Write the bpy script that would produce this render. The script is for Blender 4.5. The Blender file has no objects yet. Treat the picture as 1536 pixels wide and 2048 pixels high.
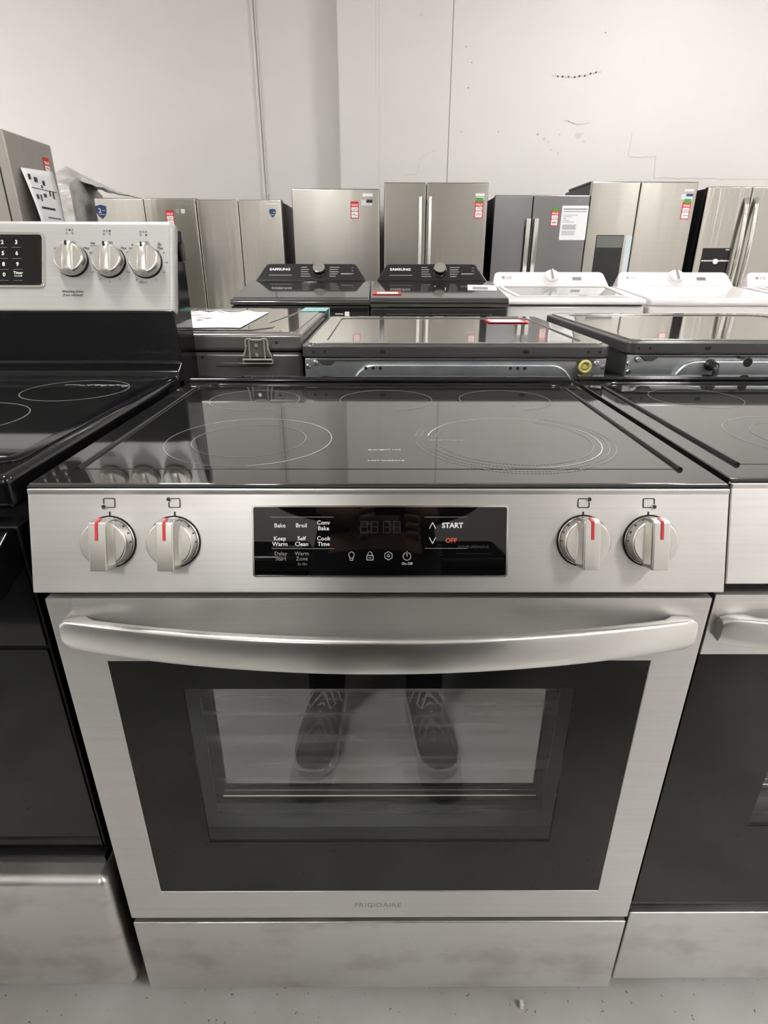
import bpy, bmesh, math, random
from mathutils import Vector, Matrix

random.seed(7)
SC = bpy.context.scene
COL = SC.collection
PI = math.pi
RAD = math.radians

# ------------------------------------------------------------------ camera
cam_d = bpy.data.cameras.new('camera')
cam = bpy.data.objects.new('camera', cam_d)
COL.objects.link(cam)
SC.camera = cam
cam_d.sensor_fit = 'VERTICAL'
cam_d.sensor_height = 36.0
cam_d.sensor_width = 27.0
cam_d.lens = 36.0 * 1156.5 / 2048.0
cam_d.clip_start = 0.005
CAM = Vector((0.0024, -0.5522, 1.1402))
yaw, pitch, roll = 0.0046, 0.4118, -0.0019
F_ = Vector((math.sin(yaw) * math.cos(pitch), math.cos(yaw) * math.cos(pitch), -math.sin(pitch)))
R_ = Vector((math.cos(yaw), -math.sin(yaw), 0))
D_ = F_.cross(R_)
R2 = math.cos(roll) * R_ + math.sin(roll) * D_
D2 = -math.sin(roll) * R_ + math.cos(roll) * D_
cm = Matrix.Identity(4)
for i in range(3):
    cm[i][0] = R2[i]; cm[i][1] = -D2[i]; cm[i][2] = -F_[i]; cm[i][3] = CAM[i]
cam.matrix_world = cm

# ------------------------------------------------------------------ world and exposure
w = bpy.data.worlds.new('world')
SC.world = w
w.use_nodes = True
w.node_tree.nodes['Background'].inputs[0].default_value = (0.9, 0.92, 1.0, 1)
w.node_tree.nodes['Background'].inputs[1].default_value = 0.0
vs = SC.view_settings
vs.view_transform = 'Standard'
vs.look = 'None'
vs.gamma = 1.0
vs.use_curve_mapping = False
vs.exposure = 0.56
LAMP_STRENGTH = 86.0          # emission of the diffusers of the ceiling lights
LAMP_COLOR = (1.0, 0.985, 0.96, 1)
CEIL_Z = 4.3
SC.cycles.max_bounces = 6
SC.cycles.diffuse_bounces = 3
SC.cycles.glossy_bounces = 4
SC.cycles.transparent_max_bounces = 8
SC.cycles.adaptive_threshold = 0.02
SC.cycles.sample_clamp_indirect = 6.0
SC.cycles.caustics_reflective = False
SC.cycles.caustics_refractive = False


# ------------------------------------------------------------------ materials
def lin(c):
    return tuple(((x / 255.0) / 12.92 if x / 255.0 <= 0.04045 else ((x / 255.0 + 0.055) / 1.055) ** 2.4) for x in c)


def mat(name, col, rough=0.5, metal=0.0, ior=1.5, spec=0.5, coat=0.0, coat_rough=0.03, aniso=0.0, tan=None,
        noise=None, bump=None, rvar=None, emit=None, alpha=1.0, speck=None):
    """col in linear rgb; noise=(scale xyz, amount, dark col); bump=(scale xyz, strength, dist); rvar=(scale xyz, amount)"""
    m = bpy.data.materials.new(name)
    m.use_nodes = True
    nt = m.node_tree
    N = nt.nodes; L = nt.links
    b = N['Principled BSDF']
    b.inputs['Base Color'].default_value = (*col, 1)
    b.inputs['Roughness'].default_value = rough
    b.inputs['Metallic'].default_value = metal
    b.inputs['IOR'].default_value = ior
    b.inputs['Specular IOR Level'].default_value = spec
    b.inputs['Coat Weight'].default_value = coat
    b.inputs['Coat Roughness'].default_value = coat_rough
    b.inputs['Alpha'].default_value = alpha
    if aniso:
        b.inputs['Anisotropic'].default_value = aniso
        v = N.new('ShaderNodeCombineXYZ')
        for k in range(3): v.inputs[k].default_value = tan[k]
        L.new(v.outputs[0], b.inputs['Tangent'])
    if emit:
        b.inputs['Emission Color'].default_value = (*emit[0], 1)
        b.inputs['Emission Strength'].default_value = emit[1]
    tc = None

    def nz(scale, detail=4.0, rough_=0.55):
        nonlocal tc
        if tc is None: tc = N.new('ShaderNodeTexCoord')
        mp = N.new('ShaderNodeMapping')
        mp.inputs['Scale'].default_value = scale
        L.new(tc.outputs['Object'], mp.inputs[0])
        t = N.new('ShaderNodeTexNoise')
        t.inputs['Scale'].default_value = 1.0
        t.inputs['Detail'].default_value = detail
        t.inputs['Roughness'].default_value = rough_
        L.new(mp.outputs[0], t.inputs['Vector'])
        return t.outputs['Fac']

    colsock = None
    if noise:
        scale, lo, hi, dark = noise
        r = N.new('ShaderNodeValToRGB')
        r.color_ramp.elements[0].position = lo; r.color_ramp.elements[0].color = (*dark, 1)
        r.color_ramp.elements[1].position = hi; r.color_ramp.elements[1].color = (*col, 1)
        L.new(nz(scale, 6.0), r.inputs[0])
        colsock = r.outputs[0]
    if speck:
        scale, lo, hi, dark = speck
        r = N.new('ShaderNodeValToRGB')
        r.color_ramp.elements[0].position = lo; r.color_ramp.elements[0].color = (0, 0, 0, 1)
        r.color_ramp.elements[1].position = hi; r.color_ramp.elements[1].color = (1, 1, 1, 1)
        L.new(nz(scale, 3.0, 0.6), r.inputs[0])
        mx = N.new('ShaderNodeMix'); mx.data_type = 'RGBA'
        L.new(r.outputs[0], mx.inputs['Factor'])
        if colsock: L.new(colsock, mx.inputs[6])
        else: mx.inputs[6].default_value = (*col, 1)
        mx.inputs[7].default_value = (*dark, 1)
        colsock = mx.outputs[2]
    if colsock: L.new(colsock, b.inputs['Base Color'])
    if rvar:
        scale, amt = rvar
        mr = N.new('ShaderNodeMapRange')
        mr.inputs['From Min'].default_value = 0.3; mr.inputs['From Max'].default_value = 0.7
        mr.inputs['To Min'].default_value = rough - amt; mr.inputs['To Max'].default_value = rough + amt
        L.new(nz(scale), mr.inputs[0]); L.new(mr.outputs[0], b.inputs['Roughness'])
    if bump:
        scale, st, dist = bump
        bp = N.new('ShaderNodeBump')
        bp.inputs['Strength'].default_value = st; bp.inputs['Distance'].default_value = dist
        L.new(nz(scale, 3.0), bp.inputs['Height']); L.new(bp.outputs[0], b.inputs['Normal'])
    return m


STEEL = (0.70, 0.688, 0.672)
M = {}
M['steel'] = mat('brushed_steel', STEEL, 0.37, 0.88, aniso=0.6, tan=(0, 0, 1),
                 noise=((1.5, 1.5, 300), 0.25, 0.7, (0.65, 0.637, 0.62)), rvar=((9, 9, 12), 0.05))
M['steel_smudge'] = mat('brushed_steel_smudged', STEEL, 0.35, 1.0, aniso=0.5, tan=(0, 0, 1),
                        noise=((8, 8, 12), 0.36, 0.50, (0.58, 0.56, 0.52)), rvar=((7, 7, 9), 0.07))
M['steel_fridge'] = mat('fridge_steel', (0.45, 0.435, 0.405), 0.22, 1.0, aniso=0.75, tan=(0, 0, 1),
                        noise=((2, 2, 160), 0.2, 0.8, (0.41, 0.395, 0.365)), bump=((2.2, 2.2, 0.5), 0.25, 0.02))
M['steel_fridge_pale'] = mat('fridge_steel_pale', (0.64, 0.62, 0.58), 0.20, 1.0, aniso=0.75, tan=(0, 0, 1),
                             noise=((2, 2, 160), 0.2, 0.8, (0.58, 0.56, 0.52)), bump=((3.0, 3.0, 0.4), 0.3, 0.02))
M['steel_fridge_dark'] = mat('fridge_steel_graphite', (0.22, 0.22, 0.225), 0.26, 1.0, aniso=0.7, tan=(0, 0, 1),
                             noise=((2, 2, 160), 0.2, 0.8, (0.23, 0.23, 0.235)), bump=((2.2, 2.2, 0.5), 0.2, 0.02))
M['steel_fridge_wavy'] = mat('fridge_steel_wavy', (0.50, 0.485, 0.455), 0.17, 1.0, aniso=0.6, tan=(0, 0, 1),
                             bump=((6.5, 6.5, 0.5), 0.45, 0.02))
M['steel_matte'] = mat('matte_brushed_steel', (0.46, 0.455, 0.447), 0.42, 0.40, aniso=0.3, tan=(0, 0, 1), noise=((1.5, 1.5, 300), 0.25, 0.7, (0.42, 0.415, 0.407)))
M['steel_bright'] = mat('polished_steel', (0.72, 0.70, 0.67), 0.16, 1.0)
M['steel_handle'] = mat('handle_steel', (0.74, 0.73, 0.71), 0.30, 1.0, aniso=0.4, tan=(0, 0, 1))
M['steel_knob'] = mat('knob_steel', (0.74, 0.725, 0.69), 0.24, 1.0, aniso=0.5, tan=(0, 0, 1))
M['chrome'] = mat('chrome', (0.8, 0.79, 0.77), 0.08, 1.0)
M['galv'] = mat('galvanised_steel', (0.62, 0.66, 0.68), 0.33, 0.9, noise=((14, 14, 14), 0.35, 0.65, (0.48, 0.52, 0.55)))
M['screw'] = mat('zinc_screw', (0.75, 0.76, 0.75), 0.25, 1.0)
M['black_glass'] = mat('black_ceramic_glass', (0.012, 0.012, 0.012), 0.04, 0.0, ior=2.45)
M['black_enamel'] = mat('black_enamel', (0.005, 0.005, 0.006), 0.08, 0.0, ior=1.45)
M['black_frit'] = mat('black_oven_glass', (0.005, 0.0056, 0.0054), 0.03, 0.0, ior=1.37)
M['black_satin'] = mat('black_satin_paint', (0.011, 0.011, 0.012), 0.45)
M['black_plastic'] = mat('black_plastic', (0.013, 0.013, 0.014), 0.28)
M['dark_gap'] = mat('dark_rubber', (0.006, 0.006, 0.006), 0.8)
M['display'] = mat('display_glass', (0.002, 0.002, 0.002), 0.02, ior=1.5)
M['print_white'] = mat('white_print', (0.80, 0.80, 0.80), 0.5)
M['print_grey'] = mat('grey_print', (0.26, 0.26, 0.26), 0.5)
M['print_faint'] = mat('faint_print', (0.006, 0.006, 0.006), 0.5)
M['print_black'] = mat('black_print', (0.015, 0.015, 0.015), 0.5)
M['print_logo'] = mat('etched_logo', (0.33, 0.32, 0.30), 0.45, 0.6)
M['print_orange'] = mat('orange_print', (0.75, 0.13, 0.05), 0.5)
M['red_line'] = mat('red_paint', (0.62, 0.035, 0.05), 0.4)
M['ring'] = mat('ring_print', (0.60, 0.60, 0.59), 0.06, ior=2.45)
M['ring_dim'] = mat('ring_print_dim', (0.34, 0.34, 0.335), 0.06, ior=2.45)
M['joint_line'] = mat('glass_joint', (0.03, 0.03, 0.03), 0.12, ior=2.45)
M['liner'] = mat('door_liner', (0.10, 0.105, 0.10), 0.5)
M['door_skin'] = mat('bare_door_skin', (0.72, 0.72, 0.71), 0.5, 0.3)
M['cavity'] = mat('oven_cavity', (0.01, 0.01, 0.01), 0.6)
M['rack'] = mat('rack_chrome', (0.85, 0.82, 0.65), 0.5, 0.5)
M['grey_paint'] = mat('dark_grey_paint', (0.145, 0.138, 0.13), 0.22, 0.25, coat=0.6, coat_rough=0.06)
M['grey_top'] = mat('grey_gloss_top', (0.38, 0.365, 0.34), 0.13, 0.8, coat=1.0, coat_rough=0.03)
M['graphite'] = mat('graphite_paint', (0.075, 0.075, 0.075), 0.28, 0.3, coat=0.4, coat_rough=0.1)
M['graphite_top'] = mat('graphite_gloss_top', (0.34, 0.33, 0.31), 0.10, 0.8, coat=1.0, coat_rough=0.03)
M['bracket'] = mat('bracket_plastic', (0.42, 0.40, 0.35), 0.45)
M['bracket_dark'] = mat('bracket_plate', (0.14, 0.13, 0.115), 0.45)
M['white_paint'] = mat('white_appliance_paint', (0.80, 0.77, 0.77), 0.22, coat=0.5, coat_rough=0.05)
M['white_plastic'] = mat('white_plastic', (0.78, 0.755, 0.755), 0.35)
M['lid_glass'] = mat('tinted_lid_glass', (0.16, 0.16, 0.155), 0.05, ior=1.5)
M['black_console'] = mat('black_console', (0.012, 0.012, 0.013), 0.25)
M['black_lid'] = mat('black_gloss_lid', (0.02, 0.019, 0.018), 0.08, ior=1.9)
M['black_stainless'] = mat('black_stainless', (0.035, 0.034, 0.033), 0.2, 0.2, coat=0.5)
M['fridge_side'] = mat('fridge_side_grey', (0.045, 0.044, 0.043), 0.45)
M['fridge_side_dark'] = mat('fridge_side_dark', (0.010, 0.010, 0.011), 0.45)
M['print_soft'] = mat('soft_grey_print', (0.50, 0.50, 0.52), 0.6)
M['paper'] = mat('white_paper', (0.80, 0.80, 0.82), 0.7)
M['tag_red'] = mat('sale_tag_red', lin((203, 36, 44)), 0.5)
M['tag_white'] = mat('tag_white', (0.85, 0.83, 0.82), 0.6)
M['tag_green'] = mat('tag_green', lin((70, 145, 60)), 0.5)
M['badge_blue'] = mat('badge_blue', lin((38, 62, 110)), 0.4)
M['sticker_silver'] = mat('sticker_silver', (0.62, 0.66, 0.68), 0.4)
M['sticker_blue'] = mat('sticker_blue', lin((196, 208, 212)), 0.5)
M['teal_tape'] = mat('teal_tape', lin((135, 190, 188)), 0.4)
M['yellow'] = mat('yellow_plastic', lin((215, 205, 120)), 0.4)
M['plastic_wrap'] = mat('plastic_wrap', (0.66, 0.645, 0.62), 0.28, coat=0.4, noise=((9, 9, 9), 0.35, 0.65, (0.42, 0.41, 0.39)),
                        bump=((13, 13, 16), 0.7, 0.03))
M['wall'] = mat('painted_wall', (0.81, 0.785, 0.765), 0.75, noise=((0.9, 0.9, 1.3), 0.3, 0.6, (0.785, 0.758, 0.737)),
                bump=((60, 60, 60), 0.12, 0.004))
M['wall_line'] = mat('wall_crack', (0.42, 0.38, 0.35), 0.9)
M['wall_mark'] = mat('wall_scuff', (0.69, 0.655, 0.625), 0.9)
M['conduit'] = mat('painted_conduit', (0.78, 0.75, 0.73), 0.5)
M['ceiling'] = mat('ceiling_paint', (0.80, 0.79, 0.77), 0.9)
M['floor'] = mat('concrete_floor', (0.68, 0.675, 0.655), 0.42, noise=((2.6, 2.6, 2.6), 0.38, 0.64, (0.47, 0.45, 0.42)),
                 speck=((85, 85, 85), 0.66, 0.72, (0.13, 0.12, 0.11)), bump=((90, 90, 90), 0.12, 0.003))
M['lamp'] = mat('lamp_diffuser', (0.9, 0.9, 0.9), 0.5, emit=(LAMP_COLOR[:3], LAMP_STRENGTH))
M['lamp_body'] = mat('lamp_housing', (0.8, 0.8, 0.8), 0.5)
M['skin'] = mat('skin', (0.30, 0.18, 0.13), 0.5)
M['trousers'] = mat('black_trousers', (0.008, 0.008, 0.009), 0.85, spec=0.2)
M['jacket'] = mat('dark_jacket', (0.02, 0.02, 0.022), 0.8)
M['hair'] = mat('hair', (0.02, 0.014, 0.01), 0.6)
M['shoe'] = mat('shoe_knit', (0.10, 0.088, 0.08), 0.85, bump=((150, 150, 150), 0.3, 0.002))
M['sole'] = mat('shoe_sole', (0.55, 0.54, 0.52), 0.6)
M['lace'] = mat('shoe_lace', (0.55, 0.52, 0.48), 0.8)
M['debris'] = mat('white_debris', (0.8, 0.8, 0.78), 0.6)


def thin_glass(name, tint=(0.95, 0.95, 0.95)):
    m = bpy.data.materials.new(name); m.use_nodes = True
    nt = m.node_tree; N = nt.nodes; L = nt.links
    N.remove(N['Principled BSDF'])
    tr = N.new('ShaderNodeBsdfTransparent'); tr.inputs[0].default_value = (*tint, 1)
    gl = N.new('ShaderNodeBsdfGlossy'); gl.inputs['Roughness'].default_value = 0.02
    fr = N.new('ShaderNodeFresnel'); fr.inputs[0].default_value = 1.5
    ge = N.new('ShaderNodeNewGeometry')
    mr = N.new('ShaderNodeMapRange'); mr.inputs['To Min'].default_value = 1.32; mr.inputs['To Max'].default_value = 1 / 1.32
    L.new(ge.outputs['Backfacing'], mr.inputs[0]); L.new(mr.outputs[0], fr.inputs[0])
    mx = N.new('ShaderNodeMixShader')
    L.new(fr.outputs[0], mx.inputs[0]); L.new(tr.outputs[0], mx.inputs[1]); L.new(gl.outputs[0], mx.inputs[2])
    L.new(mx.outputs[0], N['Material Output'].inputs[0])
    return m


M['clear_glass'] = thin_glass('clear_window_glass')


def coated_glass():
    """heat-reflecting inner pane of an oven door: fairly strong reflection, slightly wavy in horizontal bands"""
    m = mat('coated_inner_glass', (0.145, 0.147, 0.15), 0.02, ior=3.1,
            noise=((1.0, 1, 34), 0.42, 0.58, (0.035, 0.036, 0.037)))  # bright and dark reflection bands are put into the base colour
    nt = m.node_tree; N = nt.nodes; L = nt.links
    tc = N.new('ShaderNodeTexCoord')
    mp = N.new('ShaderNodeMapping'); mp.inputs['Scale'].default_value = (1.2, 1, 38)
    ns = N.new('ShaderNodeTexNoise'); ns.inputs['Scale'].default_value = 1.0; ns.inputs['Detail'].default_value = 2.0
    bp = N.new('ShaderNodeBump'); bp.inputs['Strength'].default_value = 0.008; bp.inputs['Distance'].default_value = 0.004
    L.new(tc.outputs['Object'], mp.inputs[0]); L.new(mp.outputs[0], ns.inputs['Vector'])
    L.new(ns.outputs['Fac'], bp.inputs['Height']); L.new(bp.outputs[0], N['Principled BSDF'].inputs['Normal'])
    return m


M['coated_glass'] = coated_glass()


# ------------------------------------------------------------------ mesh helpers
def mk(name, bm, m, parent=None, mx=None, smooth=True, angle=38, wn=True):
    me = bpy.data.meshes.new(name)
    bmesh.ops.recalc_face_normals(bm, faces=bm.faces[:])
    bm.to_mesh(me); bm.free()
    if smooth:
        me.polygons.foreach_set('use_smooth', [True] * len(me.polygons))
        me.set_sharp_from_angle(angle=RAD(angle))
    o = bpy.data.objects.new(name, me)
    COL.objects.link(o)
    me.materials.append(M[m] if isinstance(m, str) else m)
    if parent: o.parent = parent
    if mx is not None: o.matrix_local = mx
    if wn and smooth:
        md = o.modifiers.new('wn', 'WEIGHTED_NORMAL'); md.keep_sharp = True
    return o


def NB(): return bmesh.new()


def merge(bm, tmp, mx=None):
    if mx is not None: bmesh.ops.transform(tmp, matrix=mx, verts=tmp.verts[:])
    me = bpy.data.meshes.new('tmp'); tmp.to_mesh(me); tmp.free()
    bm.from_mesh(me); bpy.data.meshes.remove(me)


def bevel_all(t, b, seg):
    if b > 0:
        es = [e for e in t.edges if len(e.link_faces) == 2 and e.calc_face_angle(0) > 0.35]
        bmesh.ops.bevel(t, geom=es, offset=b, segments=seg, profile=0.5, affect='EDGES', clamp_overlap=True)


def box(bm, x0, x1, y0, y1, z0, z1, b=0.0, seg=2, mx=None):
    t = NB()
    bmesh.ops.create_cube(t, size=1.0)
    for v in t.verts:
        v.co = Vector((x0 + (v.co.x + .5) * (x1 - x0), y0 + (v.co.y + .5) * (y1 - y0), z0 + (v.co.z + .5) * (z1 - z0)))
    bevel_all(t, b, seg)
    merge(bm, t, mx)


def prism(bm, pts, axis, a0, a1, b=0.0, seg=2, mx=None):
    """pts: 2D polygon in the two remaining axes (in xyz order), extruded along axis from a0 to a1"""
    t = NB()
    def P(p, a):
        return {'x': (a, p[0], p[1]), 'y': (p[0], a, p[1]), 'z': (p[0], p[1], a)}[axis]
    A = [t.verts.new(P(p, a0)) for p in pts]
    B = [t.verts.new(P(p, a1)) for p in pts]
    n = len(pts)
    t.faces.new(A); t.faces.new(B)
    for i in range(n):
        t.faces.new((A[i], A[(i + 1) % n], B[(i + 1) % n], B[i]))
    bmesh.ops.recalc_face_normals(t, faces=t.faces[:])
    bevel_all(t, b, seg)
    merge(bm, t, mx)


def ring_plate(bm, outer, inner, axis, a0, a1, mx=None):
    """outer/inner: equal-length 2D loops; plate with a hole"""
    t = NB()
    def P(p, a):
        return {'x': (a, p[0], p[1]), 'y': (p[0], a, p[1]), 'z': (p[0], p[1], a)}[axis]
    n = len(outer)
    V = [[t.verts.new(P(p, a)) for p in lp] for lp, a in ((outer, a0), (inner, a0), (inner, a1), (outer, a1))]
    for k in range(4):
        A, B = V[k], V[(k + 1) % 4]
        for i in range(n):
            t.faces.new((A[i], A[(i + 1) % n], B[(i + 1) % n], B[i]))
    bmesh.ops.recalc_face_normals(t, faces=t.faces[:])
    merge(bm, t, mx)


def rect(x0, x1, z0, z1): return [(x0, z0), (x1, z0), (x1, z1), (x0, z1)]


def rrect(x0, x1, z0, z1, r, n=5):
    out = []
    for cx, cz, a in ((x1 - r, z0 + r, -90), (x1 - r, z1 - r, 0), (x0 + r, z1 - r, 90), (x0 + r, z0 + r, 180)):
        for k in range(n + 1):
            t = RAD(a + 90 * k / n)
            out.append((cx + r * math.cos(t), cz + r * math.sin(t)))
    return out


def lathe(bm, prof, n=24, mx=None, cap0=True, cap1=True):
    """prof: (r, h) pairs, axis along -y (h is the distance out of the face)"""
    t = NB()
    rings = []
    for r, h in prof:
        rings.append([t.verts.new((r * math.cos(2 * PI * k / n), -h, r * math.sin(2 * PI * k / n))) for k in range(n)])
    for A, B in zip(rings, rings[1:]):
        for i in range(n): t.faces.new((A[i], A[(i + 1) % n], B[(i + 1) % n], B[i]))
    if cap0: t.faces.new(rings[0])
    if cap1: t.faces.new(rings[-1])
    merge(bm, t, mx)


def disc(bm, x, z, r, y0=0.0, h=0.0006, n=14, mx=None):
    t = Matrix.Translation((x, y0, z))
    lathe(bm, [(r, 0), (r, h)], n, (mx @ t) if mx is not None else t)


def tube(bm, pts, r, n=8, closed=False, mx=None):
    t = NB()
    pts = [Vector(p) for p in pts]
    N_ = len(pts)
    rings = []
    up = None
    for i, p in enumerate(pts):
        if closed: d = pts[(i + 1) % N_] - pts[i - 1]
        else: d = pts[min(i + 1, N_ - 1)] - pts[max(i - 1, 0)]
        d.normalize()
        if up is None:
            up = Vector((0, 0, 1)) if abs(d.z) < 0.9 else Vector((1, 0, 0))
        s = d.cross(up)
        if s.length < 1e-6: s = d.cross(Vector((0, 1, 0)))
        s.normalize(); up = s.cross(d).normalized()
        rr = r[i] if isinstance(r, (list, tuple)) else r
        rings.append([t.verts.new(p + rr * (math.cos(2 * PI * k / n) * s + math.sin(2 * PI * k / n) * up)) for k in range(n)])
    prs = list(zip(rings, rings[1:])) + ([(rings[-1], rings[0])] if closed else [])
    for A, B in prs:
        for i in range(n): t.faces.new((A[i], A[(i + 1) % n], B[(i + 1) % n], B[i]))
    if not closed:
        t.faces.new(rings[0]); t.faces.new(rings[-1])
    merge(bm, t, mx)


def loft(bm, rings, caps=True, mx=None):
    t = NB()
    R = [[t.verts.new(p) for p in r] for r in rings]
    n = len(R[0])
    for A, B in zip(R, R[1:]):
        for i in range(n): t.faces.new((A[i], A[(i + 1) % n], B[(i + 1) % n], B[i]))
    if caps: t.faces.new(R[0]); t.faces.new(R[-1])
    merge(bm, t, mx)


def stroke(bm, pts, wd, y=-0.0004, h=0.0003, closed=False, mx=None):
    """flat printed line in the xz plane"""
    P = [Vector((p[0], 0, p[1])) for p in pts]
    if closed: P = P + [P[0]]
    t = NB()
    for a, b in zip(P, P[1:]):
        d = (b - a)
        if d.length < 1e-7: continue
        d.normalize(); s = Vector((-d.z, 0, d.x)) * wd / 2
        a2 = a - d * wd * 0.45; b2 = b + d * wd * 0.45
        q = [a2 + s, a2 - s, b2 - s, b2 + s]
        lo = [t.verts.new((v.x, y, v.z)) for v in q]
        hi = [t.verts.new((v.x, y - h, v.z)) for v in q]
        t.faces.new(hi); t.faces.new(lo)
        for i in range(4): t.faces.new((lo[i], lo[(i + 1) % 4], hi[(i + 1) % 4], hi[i]))
    merge(bm, t, mx)


def txt(bm, s, size, x, z, y=-0.0004, align='CENTER', sx=1.0, h=0.0003, mx=None, bold=0.0):
    """flat lettering standing in the xz plane, read from -y"""
    cu = bpy.data.curves.new('t', 'FONT')
    cu.body = s; cu.size = size; cu.align_x = align; cu.align_y = 'CENTER'
    cu.extrude = h / 2; cu.resolution_u = 2; cu.offset = bold
    o = bpy.data.objects.new('t', cu)
    me = o.to_mesh()
    t = NB(); t.from_mesh(me)
    o.to_mesh_clear()
    bpy.data.objects.remove(o); bpy.data.curves.remove(cu)
    T = Matrix.Translation((x, y, z)) @ Matrix.Rotation(PI / 2, 4, 'X') @ Matrix.Diagonal((sx, 1, 1, 1))
    merge(bm, t, (mx @ T) if mx is not None else T)


def circ(x, z, r, n=24, a0=0.0, a1=360.0):
    return [(x + r * math.cos(RAD(a0 + (a1 - a0) * k / n)), z + r * math.sin(RAD(a0 + (a1 - a0) * k / n))) for k in range(n + (0 if abs(a1 - a0) >= 360 else 1))]


def thing(name, label, cat, loc=(0, 0, 0), rotz=0.0, group=None):
    o = bpy.data.objects.new(name, None)
    o.empty_display_size = 0.05
    COL.objects.link(o)
    o.location = loc; o.rotation_euler = (0, 0, rotz)
    o['label'] = label; o['category'] = cat
    if group: o['group'] = group
    return o


def tag(o, label, cat, group=None):
    o['label'] = label; o['category'] = cat
    if group: o['group'] = group
    return o


def struct(name, bm, m, parent=None, **k):
    o = mk(name, bm, m, parent, **k)
    if parent is None: o['kind'] = 'structure'
    return o


FLAT = Matrix.Rotation(-PI / 2, 4, 'X')   # turns a front-facing (-y) print to face up, its top towards +y


def lay(x, y, z):   # matrix that lays a print on a horizontal surface
    return Matrix.Translation((x, y, z)) @ FLAT


# ------------------------------------------------------------------ the room
X0, X1, Y0, Y1 = -7.0, 7.5, -6.0, 6.2
bm = NB(); box(bm, X0, X1, Y0, Y1 + 0.5, -0.1, 0.0); struct('floor', bm, 'floor', smooth=False)
bm = NB(); box(bm, X0, X1, Y0, Y1 + 0.5, CEIL_Z, CEIL_Z + 0.1); struct('ceiling', bm, 'ceiling', smooth=False)
bm = NB(); box(bm, -0.41, X1, Y1, Y1 + 0.5, 0, CEIL_Z); wall_b = struct('wall_back', bm, 'wall', smooth=False)
bm = NB(); box(bm, X0, -0.41, Y1 + 0.22, Y1 + 0.5, 0, CEIL_Z); struct('wall_recess', bm, 'wall', smooth=False)
bm = NB(); box(bm, X0 - 0.1, X0, Y0, Y1 + 0.5, 0, CEIL_Z); struct('wall_left', bm, 'wall', smooth=False)
bm = NB(); box(bm, X1, X1 + 0.1, Y0, Y1 + 0.5, 0, CEIL_Z); struct('wall_right', bm, 'wall', smooth=False)
bm = NB(); box(bm, X0, X1, Y0 - 0.1, Y0, 0, CEIL_Z); struct('wall_front', bm, 'wall', smooth=False)
# painted conduit on the recessed wall
yw = Y1 + 0.22
t1 = bpy.data.objects.new('trim_1', None); COL.objects.link(t1); t1['kind'] = 'structure'
bm = NB(); tube(bm, [(-1.235, yw - 0.016, 1.72), (-1.235, yw - 0.016, CEIL_Z)], 0.014, 10); mk('conduit', bm, 'conduit', t1)
bm = NB(); tube(bm, [(-1.207, yw - 0.010, 1.72), (-1.207, yw - 0.010, CEIL_Z)], 0.007, 8); mk('cable', bm, 'conduit', t1)
bm = NB(); box(bm, -1.265, -1.180, yw - 0.012, yw, 1.765, 1.79, 0.004); mk('strap', bm, 'conduit', t1)
# joints, cracks and marks of the wall
def wall_line(name, pts, wd, m='wall_line', jit=0.0):
    b = NB()
    P = []
    for a, c in zip(pts, pts[1:]):
        k = max(1, int(math.hypot(c[0] - a[0], c[1] - a[1]) / 0.05)) if jit else 1
        for i in range(k):
            f = i / k
            P.append((a[0] + (c[0] - a[0]) * f + random.uniform(-jit, jit), a[1] + (c[1] - a[1]) * f + random.uniform(-jit, jit)))
    P.append(pts[-1])
    stroke(b, P, wd, y=Y1 - 0.0001, h=0.0015)
    return mk(name, b, m, wall_b, smooth=False)
wall_line('joint', [(0.668, 0.0), (0.668, CEIL_Z)], 0.011)
wall_line('joint', [(-0.022, 0.0), (-0.022, CEIL_Z)], 0.006, 'wall_mark')
wall_line('joint', [(-0.055, 2.6), (-0.05, CEIL_Z)], 0.006, 'wall_mark')
wall_line('crack', [(2.50, 2.09), (2.76, 2.09), (2.77, 1.91), (4.6, 1.88)], 0.007, 'wall_mark', 0.008)
wall_line('crack', [(2.49, 2.30), (2.48, 2.10)], 0.006, 'wall_mark', 0.004)
wall_line('crack', [(1.64, 2.76), (1.85, 2.745), (2.1, 2.79)], 0.014, 'wall_mark', 0.006)
wall_line('crack', [(1.80, 2.40), (1.95, 2.37), (2.05, 2.38)], 0.010, 'wall_mark', 0.008)
wall_line('crack', [(0.24, 1.93), (0.36, 1.93), (0.40, 2.08), (0.55, 2.15)], 0.005, 'wall_mark', 0.004)
for (a, c, s) in ((1.62, 2.24, .03), (1.66, 2.22, .02), (1.95, 2.27, .05), (1.99, 2.29, .02), (1.55, 2.28, .016), (2.02, 2.22, .02), (1.77, 2.28, .02), (1.70, 2.15, .022), (1.77, 2.12, .02), (0.86, 2.86, .012), (0.80, 2.98, .012), (0.84, 2.66, .014), (0.79, 2.30, .012), (1.16, 2.3, .012), (0.37, 3.22, .02), (2.10, 3.09, .016), (0.20, 1.76, .02)):
    b = NB(); disc(b, a, c, s * 0.5, Y1, 0.0012, 7, None); 
    for v in b.verts: v.co.x = a + (v.co.x - a) * random.uniform(.6, 1.6)
    mk('scuff', b, 'wall_line' if s < .02 else 'wall_mark', wall_b, smooth=False)

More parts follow.
